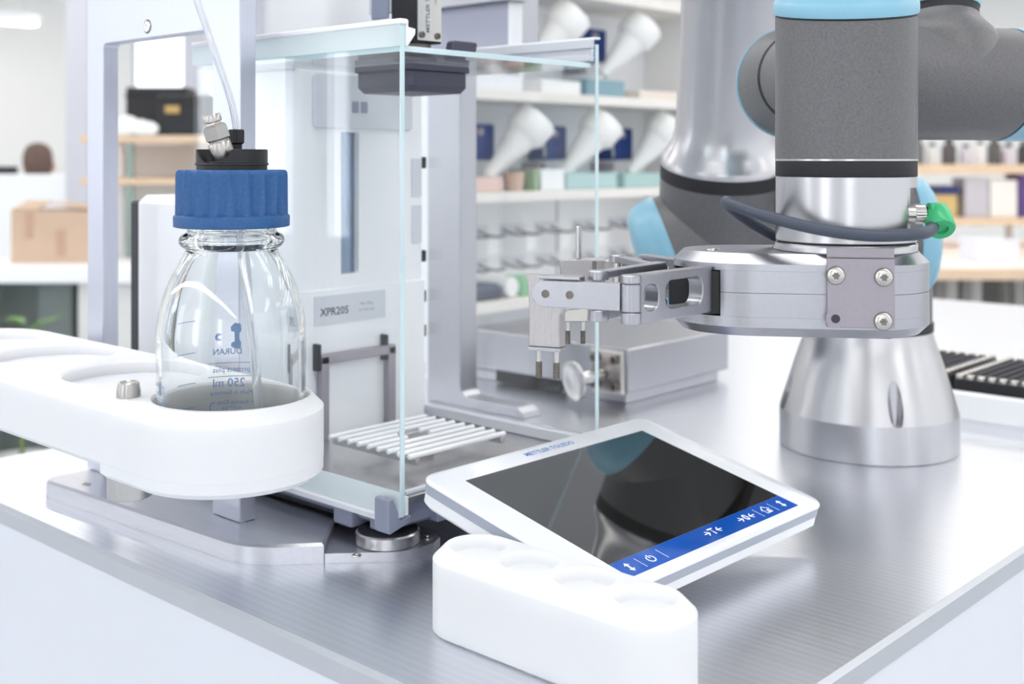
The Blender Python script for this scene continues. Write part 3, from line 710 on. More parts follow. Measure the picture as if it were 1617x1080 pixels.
# wrist three: upright tool joint
wp = cd(WL, WD, 0)
def tilt(amount):     # cap edge that dips towards the viewer side
    return lambda a, b, c: Vector((wp.x+a, wp.y+b, c - amount*((a*SH+b*CH)*-1)/31.5 + amount*.18*(a*CH-b*SH)/31.5))
b = lathe(bmesh.new(), [(31.5, 211.7), (31.5, 277.6)], None, 96)
for v in b.verts:
    a_, b_ = v.co.x, v.co.y
    v.co = tilt(6.2)(a_, b_, v.co.z) if v.co.z > 250 else Vector((wp.x+a_, wp.y+b_, v.co.z))
mk('wrist_three_housing', b, ROBG, ROB)
mk('cap_seam', lathe(bmesh.new(), [(31.3, 277.7), (31.3, 278.5)], tilt(6.2), 96), RUBBER, ROB)
mk('wrist_three_cap', lathe(bmesh.new(), [(32.1, 278.6), (32.4, 279.6), (32.4, 283), (31.9, 284.6), (31.2, 285.4), (31.2, 305), (28, 314), (0, 318)], tilt(6.2), 96), ROBB, ROB, ang=50)
mk('silver_line', lathe(bmesh.new(), [(31.6, 210.9), (31.6, 211.6)], at(wp.x, wp.y), 96), CHROME, ROB)
mk('wrist_ring', lathe(bmesh.new(), [(31.2, 204), (31.4, 204.3), (31.4, 210.8)], at(wp.x, wp.y), 96), RUBBER, ROB)
fl = lathe(bmesh.new(), [(31.0, 174.6), (31.3, 174.9), (31.3, 203.6), (31.0, 203.9)], at(wp.x, wp.y), 128)
q0 = cd(WL+31.5, WD-3, 188)
fl = boolean(fl, box(bmesh.new(), -9.5, 8, -22, 8, 177, 199, lambda a, b, c: cd(WL+30+a, WD-4+b, c)))
mk('tool_flange', fl, ROBM, ROB, ang=30)
mk('flange_groove', lathe(bmesh.new(), [(30.5, 173.8), (30.5, 174.5)], at(wp.x, wp.y), 96), RUBBER, ROB)

# ------------------------------------------------------------------ gripper
GY = math.radians(9)
ge = Vector((-math.cos(GY), math.sin(GY))); gn = Vector((-math.sin(GY), -math.cos(GY)))
def G(s, t_, z): return cd(WL+ge.x*s+gn.x*t_, WD+ge.y*s+gn.y*t_, z)
t = thing('gripper', 'silver two finger gripper hanging from the robot flange', 'gripper', tuple(G(20, 0, 134)))
mk('coupling_disc', lathe(bmesh.new(), [(31.2, 170.1), (31.6, 170.5), (31.6, 173.3), (31.3, 173.7)], at(wp.x, wp.y), 96), ROBM, t)
def ell(cx, a, b_, a0, a1, n): return [(cx+a*math.cos(math.radians(a0+(a1-a0)*i/n)), b_*math.sin(math.radians(a0+(a1-a0)*i/n))) for i in range(n+1)]
full = ell(41, 37, 31.5, -90, 90, 18) + ell(-5, 31.5, 31.5, 90, 270, 18)
core = [p for p in full if p[0] <= 57]
core = ell(41, 37, 31.5, -90, -64.4, 6)+[(57, -28.4), (57, 28.4)]+ell(41, 37, 31.5, 64.4, 90, 6)+ell(-5, 31.5, 31.5, 90, 270, 24)
mk('upper_cover', prism(bmesh.new(), full, 162.6, 170, 0, 4.4, G), ALU2, t, ang=25)
mk('upper_body', prism(bmesh.new(), core, 153.0, 162.55, 0, 0, G), ALU2, t, ang=25)
mk('lower_body', prism(bmesh.new(), core, 142.3, 152.8, 0, 0, G), ALU2, t, ang=25)
mk('lower_cover', prism(bmesh.new(), full, 133.6, 142.25, 4.2, 0, G), ALU2, t, ang=25)
mk('slide_core', nbox(66.1, 80, -12, 13, 145, 161.5, fr=G), DARK, t, bev=.4)
mk('slide_block', nbox(57.1, 66, -24, 26, 142.6, 162.3, fr=G), DARK, t, bev=.4)
for s_, t_ in ((60, 8), (30, -12)): mk('cover_screw', lathe(bmesh.new(), [(3, 0), (2.6, .5), (1.3, .5), (1.2, .2), (0, .2)], frame(G(s_, t_, 170.02), (0, 0, 1)), 20), CHROME, t)
bk = mk('bracket_plate', nbox(-16.3, 11.8, 31.6, 35.2, 139.2, 169, fr=G), GUNMETAL, t, bev=.3)
mk('bracket_tongue', nbox(-16.3, 11.8, 32.0, 34.2, 169.1, 173.6, fr=G), GUNMETAL, bk, bev=.2)
nrm = (G(0, 1, 0)-G(0, 0, 0)).normalized()
def star(i, z): return 1 if z < .95 else 1
for s_, z in ((8.2, 161.6), (-11.7, 161.2), (-11.5, 142.3)):
    mk('screw_seat', lathe(bmesh.new(), [(4.1, 0), (4.1, .12)], frame(G(s_, 35.25, z), nrm), 28), DARKSTEEL, bk)
    mk('screw', lathe(bmesh.new(), [(3.6, 0), (3.6, .9), (3.0, 1.35), (1.75, 1.45)], frame(G(s_, 35.4, z), nrm), 28), CHROME, bk)
    mk('socket', lathe(bmesh.new(), [(1.75, 1.4), (1.75, 1.5)], frame(G(s_, 35.4, z), nrm), 24, flute=lambda i, zz: 1-.28*(math.cos(i/24*2*math.pi*6) < 0)), DARKSTEEL, bk)
mk('screw_seat', lathe(bmesh.new(), [(4.1, 0), (4.1, .25)], frame(G(8.3, 35.25, 143), nrm), 28), GUNMETAL, bk)
mk('open_hole', lathe(bmesh.new(), [(1.9, 0), (1.9, .1)], frame(G(8.3, 35.55, 143), nrm), 20), DARKGREY, bk)
mk('cap_corner', nbox(-20, -8, -20, 6, 130.4, 133.5, fr=G), DARK, t, bev=1)

def finger(sgn, dz, label):
    """one linkage and jaw; sgn +1 near side, -1 far side"""
    def Q(l, d, z):               # cell heading coordinates of the near finger, mirrored for the far one
        r = Vector((l-WL, d-WD)); s_ = r.dot(ge); t_ = r.dot(gn)
        return G(s_, t_*sgn, z+dz)
    def bar(p0, p1, th, off=0.):  # local frame of a link: a along, b across, c up
        a = Vector((p1[0]-p0[0], p1[1]-p0[1])); L = a.length; a.normalize(); n = Vector((a.y, -a.x))
        if n.y > 0: n = -n
        return (lambda x, y, z: Q(p0[0]+a.x*x+n.x*(y+off), p0[1]+a.y*x+n.y*(y+off), z)), L
    K, E_ = (49.0, 487.), (86.0, 526.5)
    f, L = bar(K, E_, 8)
    lk = box(bmesh.new(), 2, L, -4, 3.4, 143.9, 164, f)
    w1 = prism(bmesh.new(), rrect(4.2, 14.5, 148.8, 159.8, 4.0), -20, 20, fr=lambda a, b, c: f(a, c, b))
    w2 = prism(bmesh.new(), rrect(19.5, 47, 148.4, 160.4, 4.5), -20, 20, fr=lambda a, b, c: f(a, c, b))
    o = mk('outer_link', boolean(lk, w1, w2), ALU2, t, bev=.4)
    k = bmesh.new()
    for z0, z1, r in ((143.9, 148.7, 4.3), (149.0, 160.4, 4.2), (160.7, 164, 4.3)): cyl(k, Q(*K, z0), Q(*K, z1), r, 28, ch=.25)
    mk('knuckle', k, ALU2, o, ang=25)
    mk('knuckle_gap', ncyl(Q(*K, 144.5), Q(*K, 163.5), 3.7, 20), DARKGREY, o)
    K2, E2 = (36.6, 501.), (69, 549.)
    f2_, L2 = bar(K2, E2, 6)
    l2 = bmesh.new(); box(l2, 3, L2, -3, 3, 161, 164.2, f2_); box(l2, 3, L2, -3, 3, 143.5, 147.5, f2_)
    o2 = mk('inner_link', l2, ALU2, t, bev=.4)
    k = bmesh.new(); cyl(k, Q(*K2, 160.6), Q(*K2, 164.6), 4.4, 26, ch=.3); cyl(k, Q(*K2, 143.2), Q(*K2, 148), 4.4, 26, ch=.3)
    mk('knuckle', k, ALU2, o2, ang=25)
    mk('pin', ncyl(Q(*K2, 148.1), Q(*K2, 160.5), 2.6, 16), STEEL, o2)
    # finger plate with rounded end
    P0, P1 = (45.2, 488.2), (9.2, 503.2)
    g, LP = bar(P0, P1, 4)
    zc, rz = 154.9, 5.5
    shape = [(0, 149.2), (LP-rz, zc-rz)] + [(LP-rz+rz*math.sin(math.radians(a)), zc-rz*math.cos(math.radians(a))) for a in range(10, 181, 10)] + [(0, 160.6)]
    pl = mk('finger_plate', prism(bmesh.new(), shape, -2.2, 2.2, fr=lambda a, b, c: g(a, c, b)), ALU2, t, bev=.25)
    for x in (LP-6.2, LP-17):
        mk('dowel', lathe(bmesh.new(), [(1.75, 0), (1.75, .25), (1.2, .25), (1.2, .12), (0, .12)], frame(g(x, 2.22, zc), g(0, 1, 0)-g(0, 0, 0)), 18), DARKSTEEL, pl)
    # jaw block behind the plate
    jb = prism(bmesh.new(), [(LP-20, 162.2), (LP+5, 162.2), (LP+4, 159.5), (LP+3.2, 150), (LP+3.4, 131.6), (LP-11, 131.6), (LP-11, 145.5), (LP-12.5, 147.6), (LP-20, 148.4)], -9, -2.3, fr=lambda a, b, c: g(a, c, b))
    jw = mk('jaw_block', jb, MILLED, t, bev=.5)
    mk('top_lip', nbox(LP-21, LP-3, -2.2, 1.2, 160.9, 162.4, fr=g), ALU2, jw, bev=.4)
    mk('foot_strip', nbox(LP-11.2, LP+3.6, -9.2, -2.1, 129.9, 131.55, fr=g), ALU2, jw, bev=.2)
    for x in (LP-8.2, LP-.2):
        p = mk('pin', ncyl(g(x, -5.6, 129.85), g(x, -5.6, 124.9), 1.15, 16), STEEL, t)
        th_ = bmesh.new()
        lathe(th_, [(1.5 if i % 2 else 1.3, -i*.36) for i in range(20)], frame(g(x, -5.6, 124.85), (0, 0, 1)), 14)
        mk('pin_thread', th_, DARKSTEEL, p)
    if sgn < 0:
        mk('rod', ncyl(g(LP-6, -5, 162.4), g(LP-6, -5, 179.5), 1.5, 16, ch=.3), STEEL, t)
        mk('rear_block', nbox(LP-24, LP-12, -9, -2.4, 149, 162, fr=g), CHROME, t, bev=.6)
        mk('rear_cap', nbox(LP-40, LP-24.2, -8, -2.4, 155, 162.4, fr=g), ALU2, t, bev=.8)
        mk('lower_clamp', nbox(LP-10, LP+3, -10.5, -9.3, 130, 139, fr=g), CHROME, t, bev=.5)
finger(1, 0, '')
finger(-1, -3.0, '')

# ------------------------------------------------------------------ sensor cable
t = thing('sensor_cable', 'dark grey cable looping around the flange with green plug', 'cable', tuple(cd(150, 520, 175)))
pth = [cd(185.5, 521.5, 182.6), cd(181.5, 514, 180.6), cd(172, 507, 179.4), cd(152, 504.5, 179.2), cd(132, 507.5, 181.6), cd(113, 517, 186.2), cd(100.5, 529, 190.6), cd(97.5, 537, 192.4), cd(100, 546, 190.2), cd(108, 556, 184.8), cd(118, 565, 179), cd(130, 573, 173.6), cd(142, 578, 172.7)]
mk('sheath', tube(bmesh.new(), smooth_path(pth, 7), 2.7, 16), CABLE, t)
c0 = cd(179.6, 526.5, 187.2); cxd = (cd(1, 0, 0)).normalized()
mk('socket_base', lathe(bmesh.new(), [(3.6, -5.2), (3.6, 0)], frame(c0, cxd), 28), DARK, t)
mk('knurled_nut', lathe(bmesh.new(), [(3.8, -5), (4.2, -4.4), (4.2, -1.2), (4.5, -1), (4.5, 3.4), (4.1, 3.8)], frame(c0, cxd), 48, flute=lambda i, z: 1-(.05 if i % 2 and z > -1.1 else 0)), CHROME, t, ang=15)
mk('washer', lathe(bmesh.new(), [(3.2, 3.85), (3.2, 4.9)], frame(c0, cxd), 28), DARK, t)
gp = mk('plug_body', lathe(bmesh.new(), [(4.0, 4.95), (5.2, 5.6), (5.5, 10.5), (4.6, 13)], frame(c0, cxd), 10), GREEN, t, ang=50)
dv = (cd(-.05, -.62, -.55)).normalized()
gc = c0+cxd*9.5
ring = lathe(bmesh.new(), [(5.6, -1), (6.1, 1), (6.2, 8.5), (5.7, 9.3), (3.0, 9.3), (2.8, 8)], frame(gc-Vector((0, 0, .3)), dv), 32)
mk('plug_elbow', ring, GREEN, gp)

# ------------------------------------------------------------------ vial racks on a white tray
tray = boolean(prism(bmesh.new(), rrect(958, 1150, 190, 492, 6), .1, 21, 0, 1.5), nbox(966, 1142, 198, 484, 14, 40))
mk('white_tray', tray, SHELL, None, 'white plastic tray under the black vial racks at right', 'tray')
def rack(x0, x1, y0, y1, label):
    t = thing('vial_rack', label, 'rack', ((x0+x1)/2, (y0+y1)/2, 14.2), 'black vial racks on the tray')
    mk('body', nbox(x0, x1, y0, y1, 14.2, 29), BLACKCASE, t, bev=1)
    cap = bmesh.new(); n = 0
    nx, ny = int((x1-x0)/9), int((y1-y0)/9); dx, dy = (x1-x0-7)/nx, (y1-y0-7)/ny
    proto = None; inner = bmesh.new()
    for i in range(nx+1):
        for j in range(ny+1):
            px_, py_ = x0+3.5+i*dx, y0+3.5+j*dy
            if i in (0, nx) or j in (0, ny):
                if proto is None:
                    proto = mk('vial_cap', lathe(bmesh.new(), [(3.4, 29.05), (3.4, 31.6), (2.9, 32.2)], at(px_, py_), 12), CHROME, t); base = (px_, py_)
                else:
                    o = proto.copy(); sc.collection.objects.link(o); o.parent = t; o.location = ((px_-base[0])*.001, (py_-base[1])*.001, 0)
            else: lathe(inner, [(3.2, 29.05), (3.2, 31), (2.2, 31.4)], at(px_, py_), 6)
    o = mk('septum_field', inner, DARKGREY, t); o['kind'] = 'stuff'
rack(975, 1096, 240, 398, 'nearer black vial rack rimmed with silver caps at right edge')
rack(985, 1096, 407, 478, 'black vial rack half hidden behind the metal robot foot')

# ------------------------------------------------------------------ shelf wall behind
t = thing('storage_shelf', 'pale grey shelf wall with cream boards behind the robot', 'shelf', (1390, 1200, -900))
mk('back_panel', nbox(1060, 1690, 1242, 1256, -900, 760), PEG, t)
for z0, z1, y0 in ((293, 307, 1122), (151, 165, 1122), (5, 19, 1092), (452, 468, 1122), (-260, -240, 1092)):
    mk('shelf_board', nbox(1060, 1689, y0, 1241.8, z0, z1), SHELFW, t, bev=1)
mk('side_upright', nbox(1690.2, 1800, 1122, 1256, -900, 760), WALLW, t, bev=2)
mk('side_upright', nbox(1040, 1059.8, 1092, 1256, -900, 760), PEG, t)
mk('panel_seam', nbox(1452, 1455, 1240.8, 1241.9, 19.2, 150.8), GUNMETAL, t)
names = [('hanging left in the upper row behind the glass shield', 1296, 160), ('hanging right in the upper row beyond the glass shield', 1478, 158), ('hanging leftmost in the lower row of the shelf wall', 1214, 0), ('hanging second in the lower row of the shelf wall', 1378, 0), ('hanging third in the lower row beside the robot tube', 1549, 0)]
for lab, x, dz in names:
    t = thing('clamp_block', 'navy blue clamp block ' + lab, 'clamp', (x+20, 1220, 207+dz), 'navy clamp blocks on the shelf wall')
    mk('block', nbox(x, x+42, 1192, 1236, 209+dz, 262+dz), NAVY, t, bev=3)
    mk('wall_bracket', nbox(x-10, x+8, 1206, 1241.5, 190+dz, 205+dz), GUNMETAL, t, bev=2)
    mk('bracket_bolt', ncyl((x+6, 1191.8, 250+dz), (x+6, 1184, 250+dz), 6, 16, ch=1), GUNMETAL, t)
    mk('spring_wire', tube(bmesh.new(), smooth_path([Vector((x-3, 1200, 246+dz)), Vector((x-9, 1196, 236+dz)), Vector((x-7, 1196, 222+dz)), Vector((x-2, 1200, 214+dz))], 4), 1.6, 8), SHELL2, t)
    o = Vector((x+12, 1178, 187+dz)); d = Vector((70, -34, 84))
    t = thing('powder_funnel', 'milky white plastic funnel ' + lab, 'funnel', tuple(o), 'white funnels on the shelf wall')
    mk('cone', lathe(bmesh.new(), [(6, 0), (9.5, 1), (11.5, 22), (22, 66), (25, 78), (23, 78), (10, 24), (6, 0)], frame(o, d), 36, cap=False), FUNNEL, t)
    mk('mouth_rim', lathe(bmesh.new(), [(25.2, 76), (31.5, 84), (32.2, 112), (31, 114), (29.5, 112), (29, 86), (23.2, 78.2)], frame(o, d), 36, cap=False), FUNNEL, t)
    mk('spout', ncyl(o, o-d.normalized()*16, 5, 16, 4), FUNNEL, t)
k = 0
ordn = ['first', 'second', 'third', 'fourth', 'fifth']
for row, z in (('upper', 97), ('lower', 47)):
    for i, x in enumerate((1254, 1338, 1420, 1512, 1606)):
        t = thing('peg_hook', '%s wire peg hook from the left in the %s hook row' % (ordn[i], row), 'hook', (x, 1230, z), 'peg hooks on the shelf wall')
        for dx in (0, 30):
            h = tube(bmesh.new(), smooth_path([Vector((x+dx-14, 1240, z+6)), Vector((x+dx-8, 1225, z)), Vector((x+dx, 1212, z-2)), Vector((x+dx+10, 1206, z+1))], 3), 1.8, 8)
            mk('hook_wire', h, cm((128, 128, 132)), t)
        mk('hook_plate', nbox(x-18, x+36, 1239.6, 1241.7, z-4, z+14), SHELL2, t)
        if row == 'upper': mk('hook_tag', nbox(x, x+24, 1205, 1207, z-26, z-6), SHELL, t)
items = [('carton', nbox(1160, 1260, 1140, 1210, 307.2, 330), cm((232, 234, 238)), 'low white carton on the upper shelf board behind the draft shield', 'box'),
 ('carton', nbox(1300, 1390, 1140, 1210, 307.2, 328), cm((240, 240, 240)), 'second white carton further right on the upper shelf board', 'box'),
 ('plastic_box', nbox(1405, 1500, 1140, 1200, 307.2, 334), cm((132, 164, 176)), 'teal plastic box on the upper shelf beside the pane edge', 'box'),
 ('tissue_pack', nbox(1540, 1660, 1140, 1200, 307.2, 322), cm((228, 218, 208)), 'flat cream pack at the right of the upper shelf', 'pack'),
 ('pink_box', nbox(1160, 1218, 1140, 1190, 165.2, 186), cm((222, 196, 188)), 'small pink box on the middle shelf under the left funnel', 'box'),
 ('brown_cup', lathe(bmesh.new(), [(13, 165.2), (16, 192), (14.5, 192), (12, 168), (0, 168)], at(1262, 1160), 24), cm((206, 178, 164)), 'small brown cup between the pink box and the white carton', 'cup'),
 ('green_pack', nbox(1284, 1294, 1140, 1190, 165.2, 196), cm((150, 176, 142)), 'thin green pack left of the white carton on the middle shelf', 'pack'),
 ('carton', nbox(1300, 1352, 1140, 1195, 165.2, 196), cm((236, 238, 240)), 'white carton between green pack and teal tray on the middle shelf', 'box'),
 ('teal_tray', nbox(1358, 1480, 1140, 1200, 165.2, 190), cm((176, 204, 204)), 'long pale teal tray on the middle shelf behind the pane edge', 'tray'),
 ('teal_tray', nbox(1500, 1600, 1140, 1200, 165.2, 188), cm((170, 200, 198)), 'shorter pale teal tray on the middle shelf beside the robot', 'tray'),
 ('tool_pouch', prism(bmesh.new(), rrect(1085, 1190, 1110, 1160, 12), 19.2, 40, 4, 6), cm((92, 98, 114)), 'dark blue tool pouch on the lowest shelf beside the jaw', 'pouch'),
 ('paper_roll', ncyl((1206, 1110, 33.5), (1206, 1190, 33.5), 14, 24, ch=2), cm((240, 240, 240)), 'white paper roll right of the dark tool pouch', 'roll'),
 ('green_sachet', prism(bmesh.new(), rrect(1226, 1262, 1112, 1150, 6), 19.2, 46, 3, 4), cm((150, 200, 160)), 'green sachet behind the gripper jaw on the lowest shelf', 'sachet')]
for nme, b, m_, lab, cat in items: mk(nme, b, m_, None, lab, cat, bev=1.2)

# ------------------------------------------------------------------ left part of the room
def cbx(name, q, mat, label, cat, **k): return mk(name, cbox(*q), mat, None, label, cat, **k)
t = thing('side_bench', 'white topped side bench at left carrying the cardboard box', 'bench', tuple(cd(-1500, 4200, -900)))
mk('bench_top', cbox(-2300, -1190, 3850, 4180+20, -195, -141), SHELL, t, bev=4)
mk('cabinet', cbox(-2290, -1800, 3900, 4190, -900, -195.5), cm((214, 222, 222)), t, bev=3)
mk('cabinet', cbox(-1560, -1450, 3900, 4190, -900, -195.5), cm((110, 118, 116)), t, bev=3)
mk('cabinet', cbox(-1430, -1230, 3900, 4190, -900, -195.5), cm((222, 222, 220)), t, bev=3)
mk('leg', cbox(-1795, -1765, 3900, 3930, -900, -195.5), COLM, t)
mk('panel', cbox(-1795, -1565, 4160, 4180, -900, -195.5), cm((150, 158, 154)), t)
t = thing('cardboard_box', 'brown cardboard box with open flap on the side bench', 'box', tuple(cd(-1560, 4150, -141)))
bxm = boolean(cbox(-1692, -1410, 4000, 4180, -140.8, 36), cbox(-1684, -1418, 4008, 4172, -130, 60))
mk('carton', bxm, TAN, t)
mk('tape', cbox(-1645, -1618, 3997.5, 3999.8, -60, 30), TAN2, t)
mk('tape', cbox(-1540, -1510, 3997.5, 3999.8, -120, -30), TAN2, t)
fl_ = bmesh.new(); poly(fl_, [cd(-1692, 3998, 37), cd(-1600, 3998, 37), cd(-1600, 4140, 62), cd(-1692, 4140, 62), cd(-1692, 3998, 40), cd(-1600, 3998, 40), cd(-1600, 4140, 65), cd(-1692, 4140, 65)], [(0, 1, 2, 3), (4, 7, 6, 5), (0, 4, 5, 1), (1, 5, 6, 2), (2, 6, 7, 3), (3, 7, 4, 0)])
mk('flap', fl_, TAN, t)
fl_ = bmesh.new(); poly(fl_, [cd(-1410, 4000, 37), cd(-1410, 4180, 37), cd(-1560, 4176, 58), cd(-1560, 4004, 58), cd(-1410, 4000, 40), cd(-1410, 4180, 40), cd(-1560, 4176, 61), cd(-1560, 4004, 61)], [(0, 1, 2, 3), (4, 7, 6, 5), (0, 4, 5, 1), (1, 5, 6, 2), (2, 6, 7, 3), (3, 7, 4, 0)])
mk('flap', fl_, TAN, t)
cbx('partition_screen', (-2700, -1960, 5560, 5600, -900, 137), SHELL, 'white desk partition in front of the seated person', 'partition', bev=4)
cbx('desk', (-3100, -2420, 5640, 6200, -210, -170), SHELL, 'white desk top behind the partition at far left', 'desk', bev=3)
dk = [o for o in bpy.data.objects if o.name == 'desk'][0]
for l_ in (-3060, -2460):
    for d_ in (5680, 6160): mk('desk_leg', cbox(l_-20, l_+20, d_-20, d_+20, -900, -210.2), COLM, dk)
t = thing('monitor', 'black computer monitor at the far left above the partition', 'monitor', tuple(cd(-2700, 5900, -170)))
mk('screen_case', cbox(-2790, -2472, 5900, 5930, -60, 172), BLACKCASE, t, bev=4)
mk('stand', cbox(-2660, -2600, 5910, 5935, -165, -60.2), DARK, t)
mk('stand_foot', cbox(-2730, -2530, 5850, 6000, -169.8, -165.2), DARK, t)
# seated person far off
PX, PD = -2593, 6500
t = thing('person', 'seated person with short brown hair working behind the white partition', 'person', tuple(cd(PX, PD+60, -900)))
me = bpy.data.meshes.new('body')
J = [cd(PX, PD+60, -420), cd(PX, PD+50, -250), cd(PX, PD+30, -60), cd(PX, PD+12, 50), cd(PX, PD, 100), cd(PX, PD-2, 150), cd(PX, PD-6, 200), cd(PX, PD-4, 248),
     cd(PX-170, PD+20, 20), cd(PX-210, PD+120, -220), cd(PX-150, PD+330, -210), cd(PX-140, PD+420, -200),
     cd(PX+170, PD+20, 20), cd(PX+210, PD+120, -220), cd(PX+150, PD+330, -210), cd(PX+140, PD+420, -200),
     cd(PX-100, PD+80, -430), cd(PX-120, PD+470, -430), cd(PX-120, PD+480, -840), cd(PX-120, PD+600, -870),
     cd(PX+100, PD+80, -430), cd(PX+120, PD+470, -430), cd(PX+120, PD+480, -840), cd(PX+120, PD+600, -870), cd(PX, PD+82, 172)]
po = ORG[t.name]
me.from_pydata([W(p)-po for p in J], [(0, 1), (1, 2), (2, 3), (3, 4), (4, 5), (5, 6), (6, 7), (3, 8), (8, 9), (9, 10), (10, 11), (3, 12), (12, 13), (13, 14), (14, 15), (0, 16), (16, 17), (17, 18), (18, 19), (0, 20), (20, 21), (21, 22), (22, 23), (5, 24)], [])
ob = bpy.data.objects.new('body', me); sc.collection.objects.link(ob); ob.parent = t; ORG[ob.name] = po
me.materials.append(M('skin', (222, 180, 160), .55, 0, (20, .05)))
ob.modifiers.new('skin', 'SKIN')
RAD = [.15, .15, .16, .1, .055, .07, .078, .06, .065, .048, .035, .03, .065, .048, .035, .03, .085, .065, .045, .04, .085, .065, .045, .04, .02]
for v, r in zip(me.skin_vertices[0].data, RAD): v.radius = (r, r)
me.skin_vertices[0].data[0].use_root = True
ob.modifiers.new('sub', 'SUBSURF').levels = 1
mk('hair', lathe(bmesh.new(), [(0, -105), (45, -92), (70, -60), (80, -20), (82, 20), (76, 60), (55, 92), (25, 106), (0, 110)], lambda a, b, c: cd(PX+a*.95-4, PD+b*1.05-14, 190+c), 28), M('brown hair', (112, 92, 84), .7, 0, (40, .3), (80, .5)), t)
mk('shirt', lathe(bmesh.new(), [(150, -430), (190, -380), (195, -200), (215, -60), (200, 20), (120, 66), (75, 84)], lambda a, b, c: cd(PX+a, PD+34+b*.62, c), 28), cm((96, 104, 128)), t)
mk('ear', lathe(bmesh.new(), [(0, -6), (22, -3), (24, 3), (0, 8)], frame(cd(PX+74, PD+14, 165), cd(1, .2, 0)), 14), MATS['skin'], t)
t = thing('office_chair', 'grey office chair under the seated person', 'chair', tuple(cd(PX, PD+100, -900)))
mk('seat', cbox(PX-240, PD*0+PX+240, PD-130, PD+330, -585, -525), cm((90, 92, 100)), t, bev=20)
mk('backrest', cbox(PX-220, PX+220, PD-200, PD-150, -460, -40), cm((90, 92, 100)), t, bev=15)
mk('back_bar', cbox(PX-30, PX+30, PD-190, PD-131, -560, -461), DARK, t)
mk('column', ncyl(cd(PX, PD+100, -860), cd(PX, PD+100, -585.5), 30, 16), DARK, t)
for k in range(5):
    a = k*2*math.pi/5; mk('foot', ncyl(cd(PX, PD+100, -860), cd(PX+300*math.cos(a), PD+100+300*math.sin(a), -880), 20, 10), DARK, t)
# plant by the side bench
t = thing('potted_plant', 'small green potted plant peeking out under the side bench', 'plant', tuple(cd(-1490, 3600, -900)))
mk('pot', lathe(bmesh.new(), [(90, -900), (120, -700), (112, -700), (100, -720), (0, -720)], lambda a, b, c: cd(-1490+a, 3600+b, c), 24), cm((190, 190, 190)), t)
mk('stem', ncyl(cd(-1490, 3600, -720), cd(-1480, 3600, -330), 8, 8), cm((110, 130, 80)), t)
for k in range(22):
    b_ = bmesh.new(); a = random.uniform(0, 6.28); z0 = -480+k*9; L_ = random.uniform(70, 130)
    c_ = cd(-1482, 3600, z0); u_ = Vector((math.cos(a), math.sin(a), .5)); s_ = Vector((-math.sin(a), math.cos(a), 0))
    poly(b_, [c_, c_+u_*L_*.4+s_*26, c_+u_*L_-Vector((0, 0, 20)), c_+u_*L_*.4-s_*26, c_+u_*L_*.45-Vector((0, 0, 10))], [(0, 1, 4), (1, 2, 4), (2, 3, 4), (3, 0, 4)])
    mk('leaf', b_, cm((110, 150, 90)), t)
# shelf with black cases, seen through the portal
t = thing('wall_shelf', 'pale beech shelf on green glass posts behind the portal frame', 'shelf', tuple(cd(-1230, 4400, -900)))
mk('shelf_board', cbox(-1540, -1000, 4215, 4560, 268, 294), WOOD, t, bev=3)
mk('lower_board', cbox(-1540, -1000, 4215, 4560, 118, 140), WOOD, t, bev=3)
for l_ in (-1365, -1030): mk('glass_post', cbox(l_-8, l_+8, 4220, 4250, -900, 267.8), GREENGLASS, t)
for l_ in (-1500, -1100): mk('rear_post', cbox(l_-12, l_+12, 4530, 4555, -900, 267.8), SHELL, t)
mk('back_panel', cbox(-1540, -1000, 4561, 4570, -300, 267), cm((228, 228, 226)), t)
t = thing('black_case', 'black equipment case half hidden behind the other on the beech shelf', 'case', tuple(cd(-1310, 4480, 294)))
mk('shell', cbox(-1440, -1210, 4410, 4550, 294.2, 478), BLACKCASE, t, bev=8)
mk('lid_edge', cbox(-1442, -1208, 4406, 4409.8, 440, 448), DARK, t)
t = thing('black_case', 'black equipment case with gold latch in front on the beech shelf', 'case', tuple(cd(-1160, 4300, 294)))
mk('shell', cbox(-1268, -1040, 4230, 4400, 294.2, 440), BLACKCASE, t, bev=8)
mk('lid_edge', cbox(-1270, -1038, 4226, 4229.8, 412, 419), DARK, t)
mk('latch', cbox(-1238, -1186, 4222, 4229.8, 372, 400), M('gold latch', (190, 160, 104), .4, .6, (40, .1)), t, bev=2)
for i, (l_, z_, r_) in enumerate(((-1370, 330, 38), (-1320, 318, 30), (-1290, 312, 26))):
    lathe_b = lathe(bmesh.new(), [(0, -r_*.9), (r_*.7, -r_*.75), (r_, -.1*r_), (r_*.85, r_*.5), (r_*.4, r_*.85), (0, r_)], lambda a, b, c: cd(l_+a*1.3, 4215+b*.3, 294.4+r_*.9+c), 20)
    mk('white_bag', lathe_b, FUNNEL, None, ['largest crumpled white bag at the left of the black cases', 'middle crumpled white bag before the black cases', 'smallest crumpled white bag touching the gold latched case'][i], 'bag', 'crumpled bags on the beech shelf')
hp_ = [cd(-262, 1000, 420), cd(-258, 1000, 340), cd(-257, 1000, 312), cd(-252, 1000, 284), cd(-244, 1000, 262), cd(-232, 1000, 240), cd(-222, 1000, 225)]
mk('grey_hose', tube(bmesh.new(), smooth_path(hp_, 5), 3.8, 12), cm((206, 208, 204)), None, 'pale grey hose hanging behind the portal opening', 'hose')

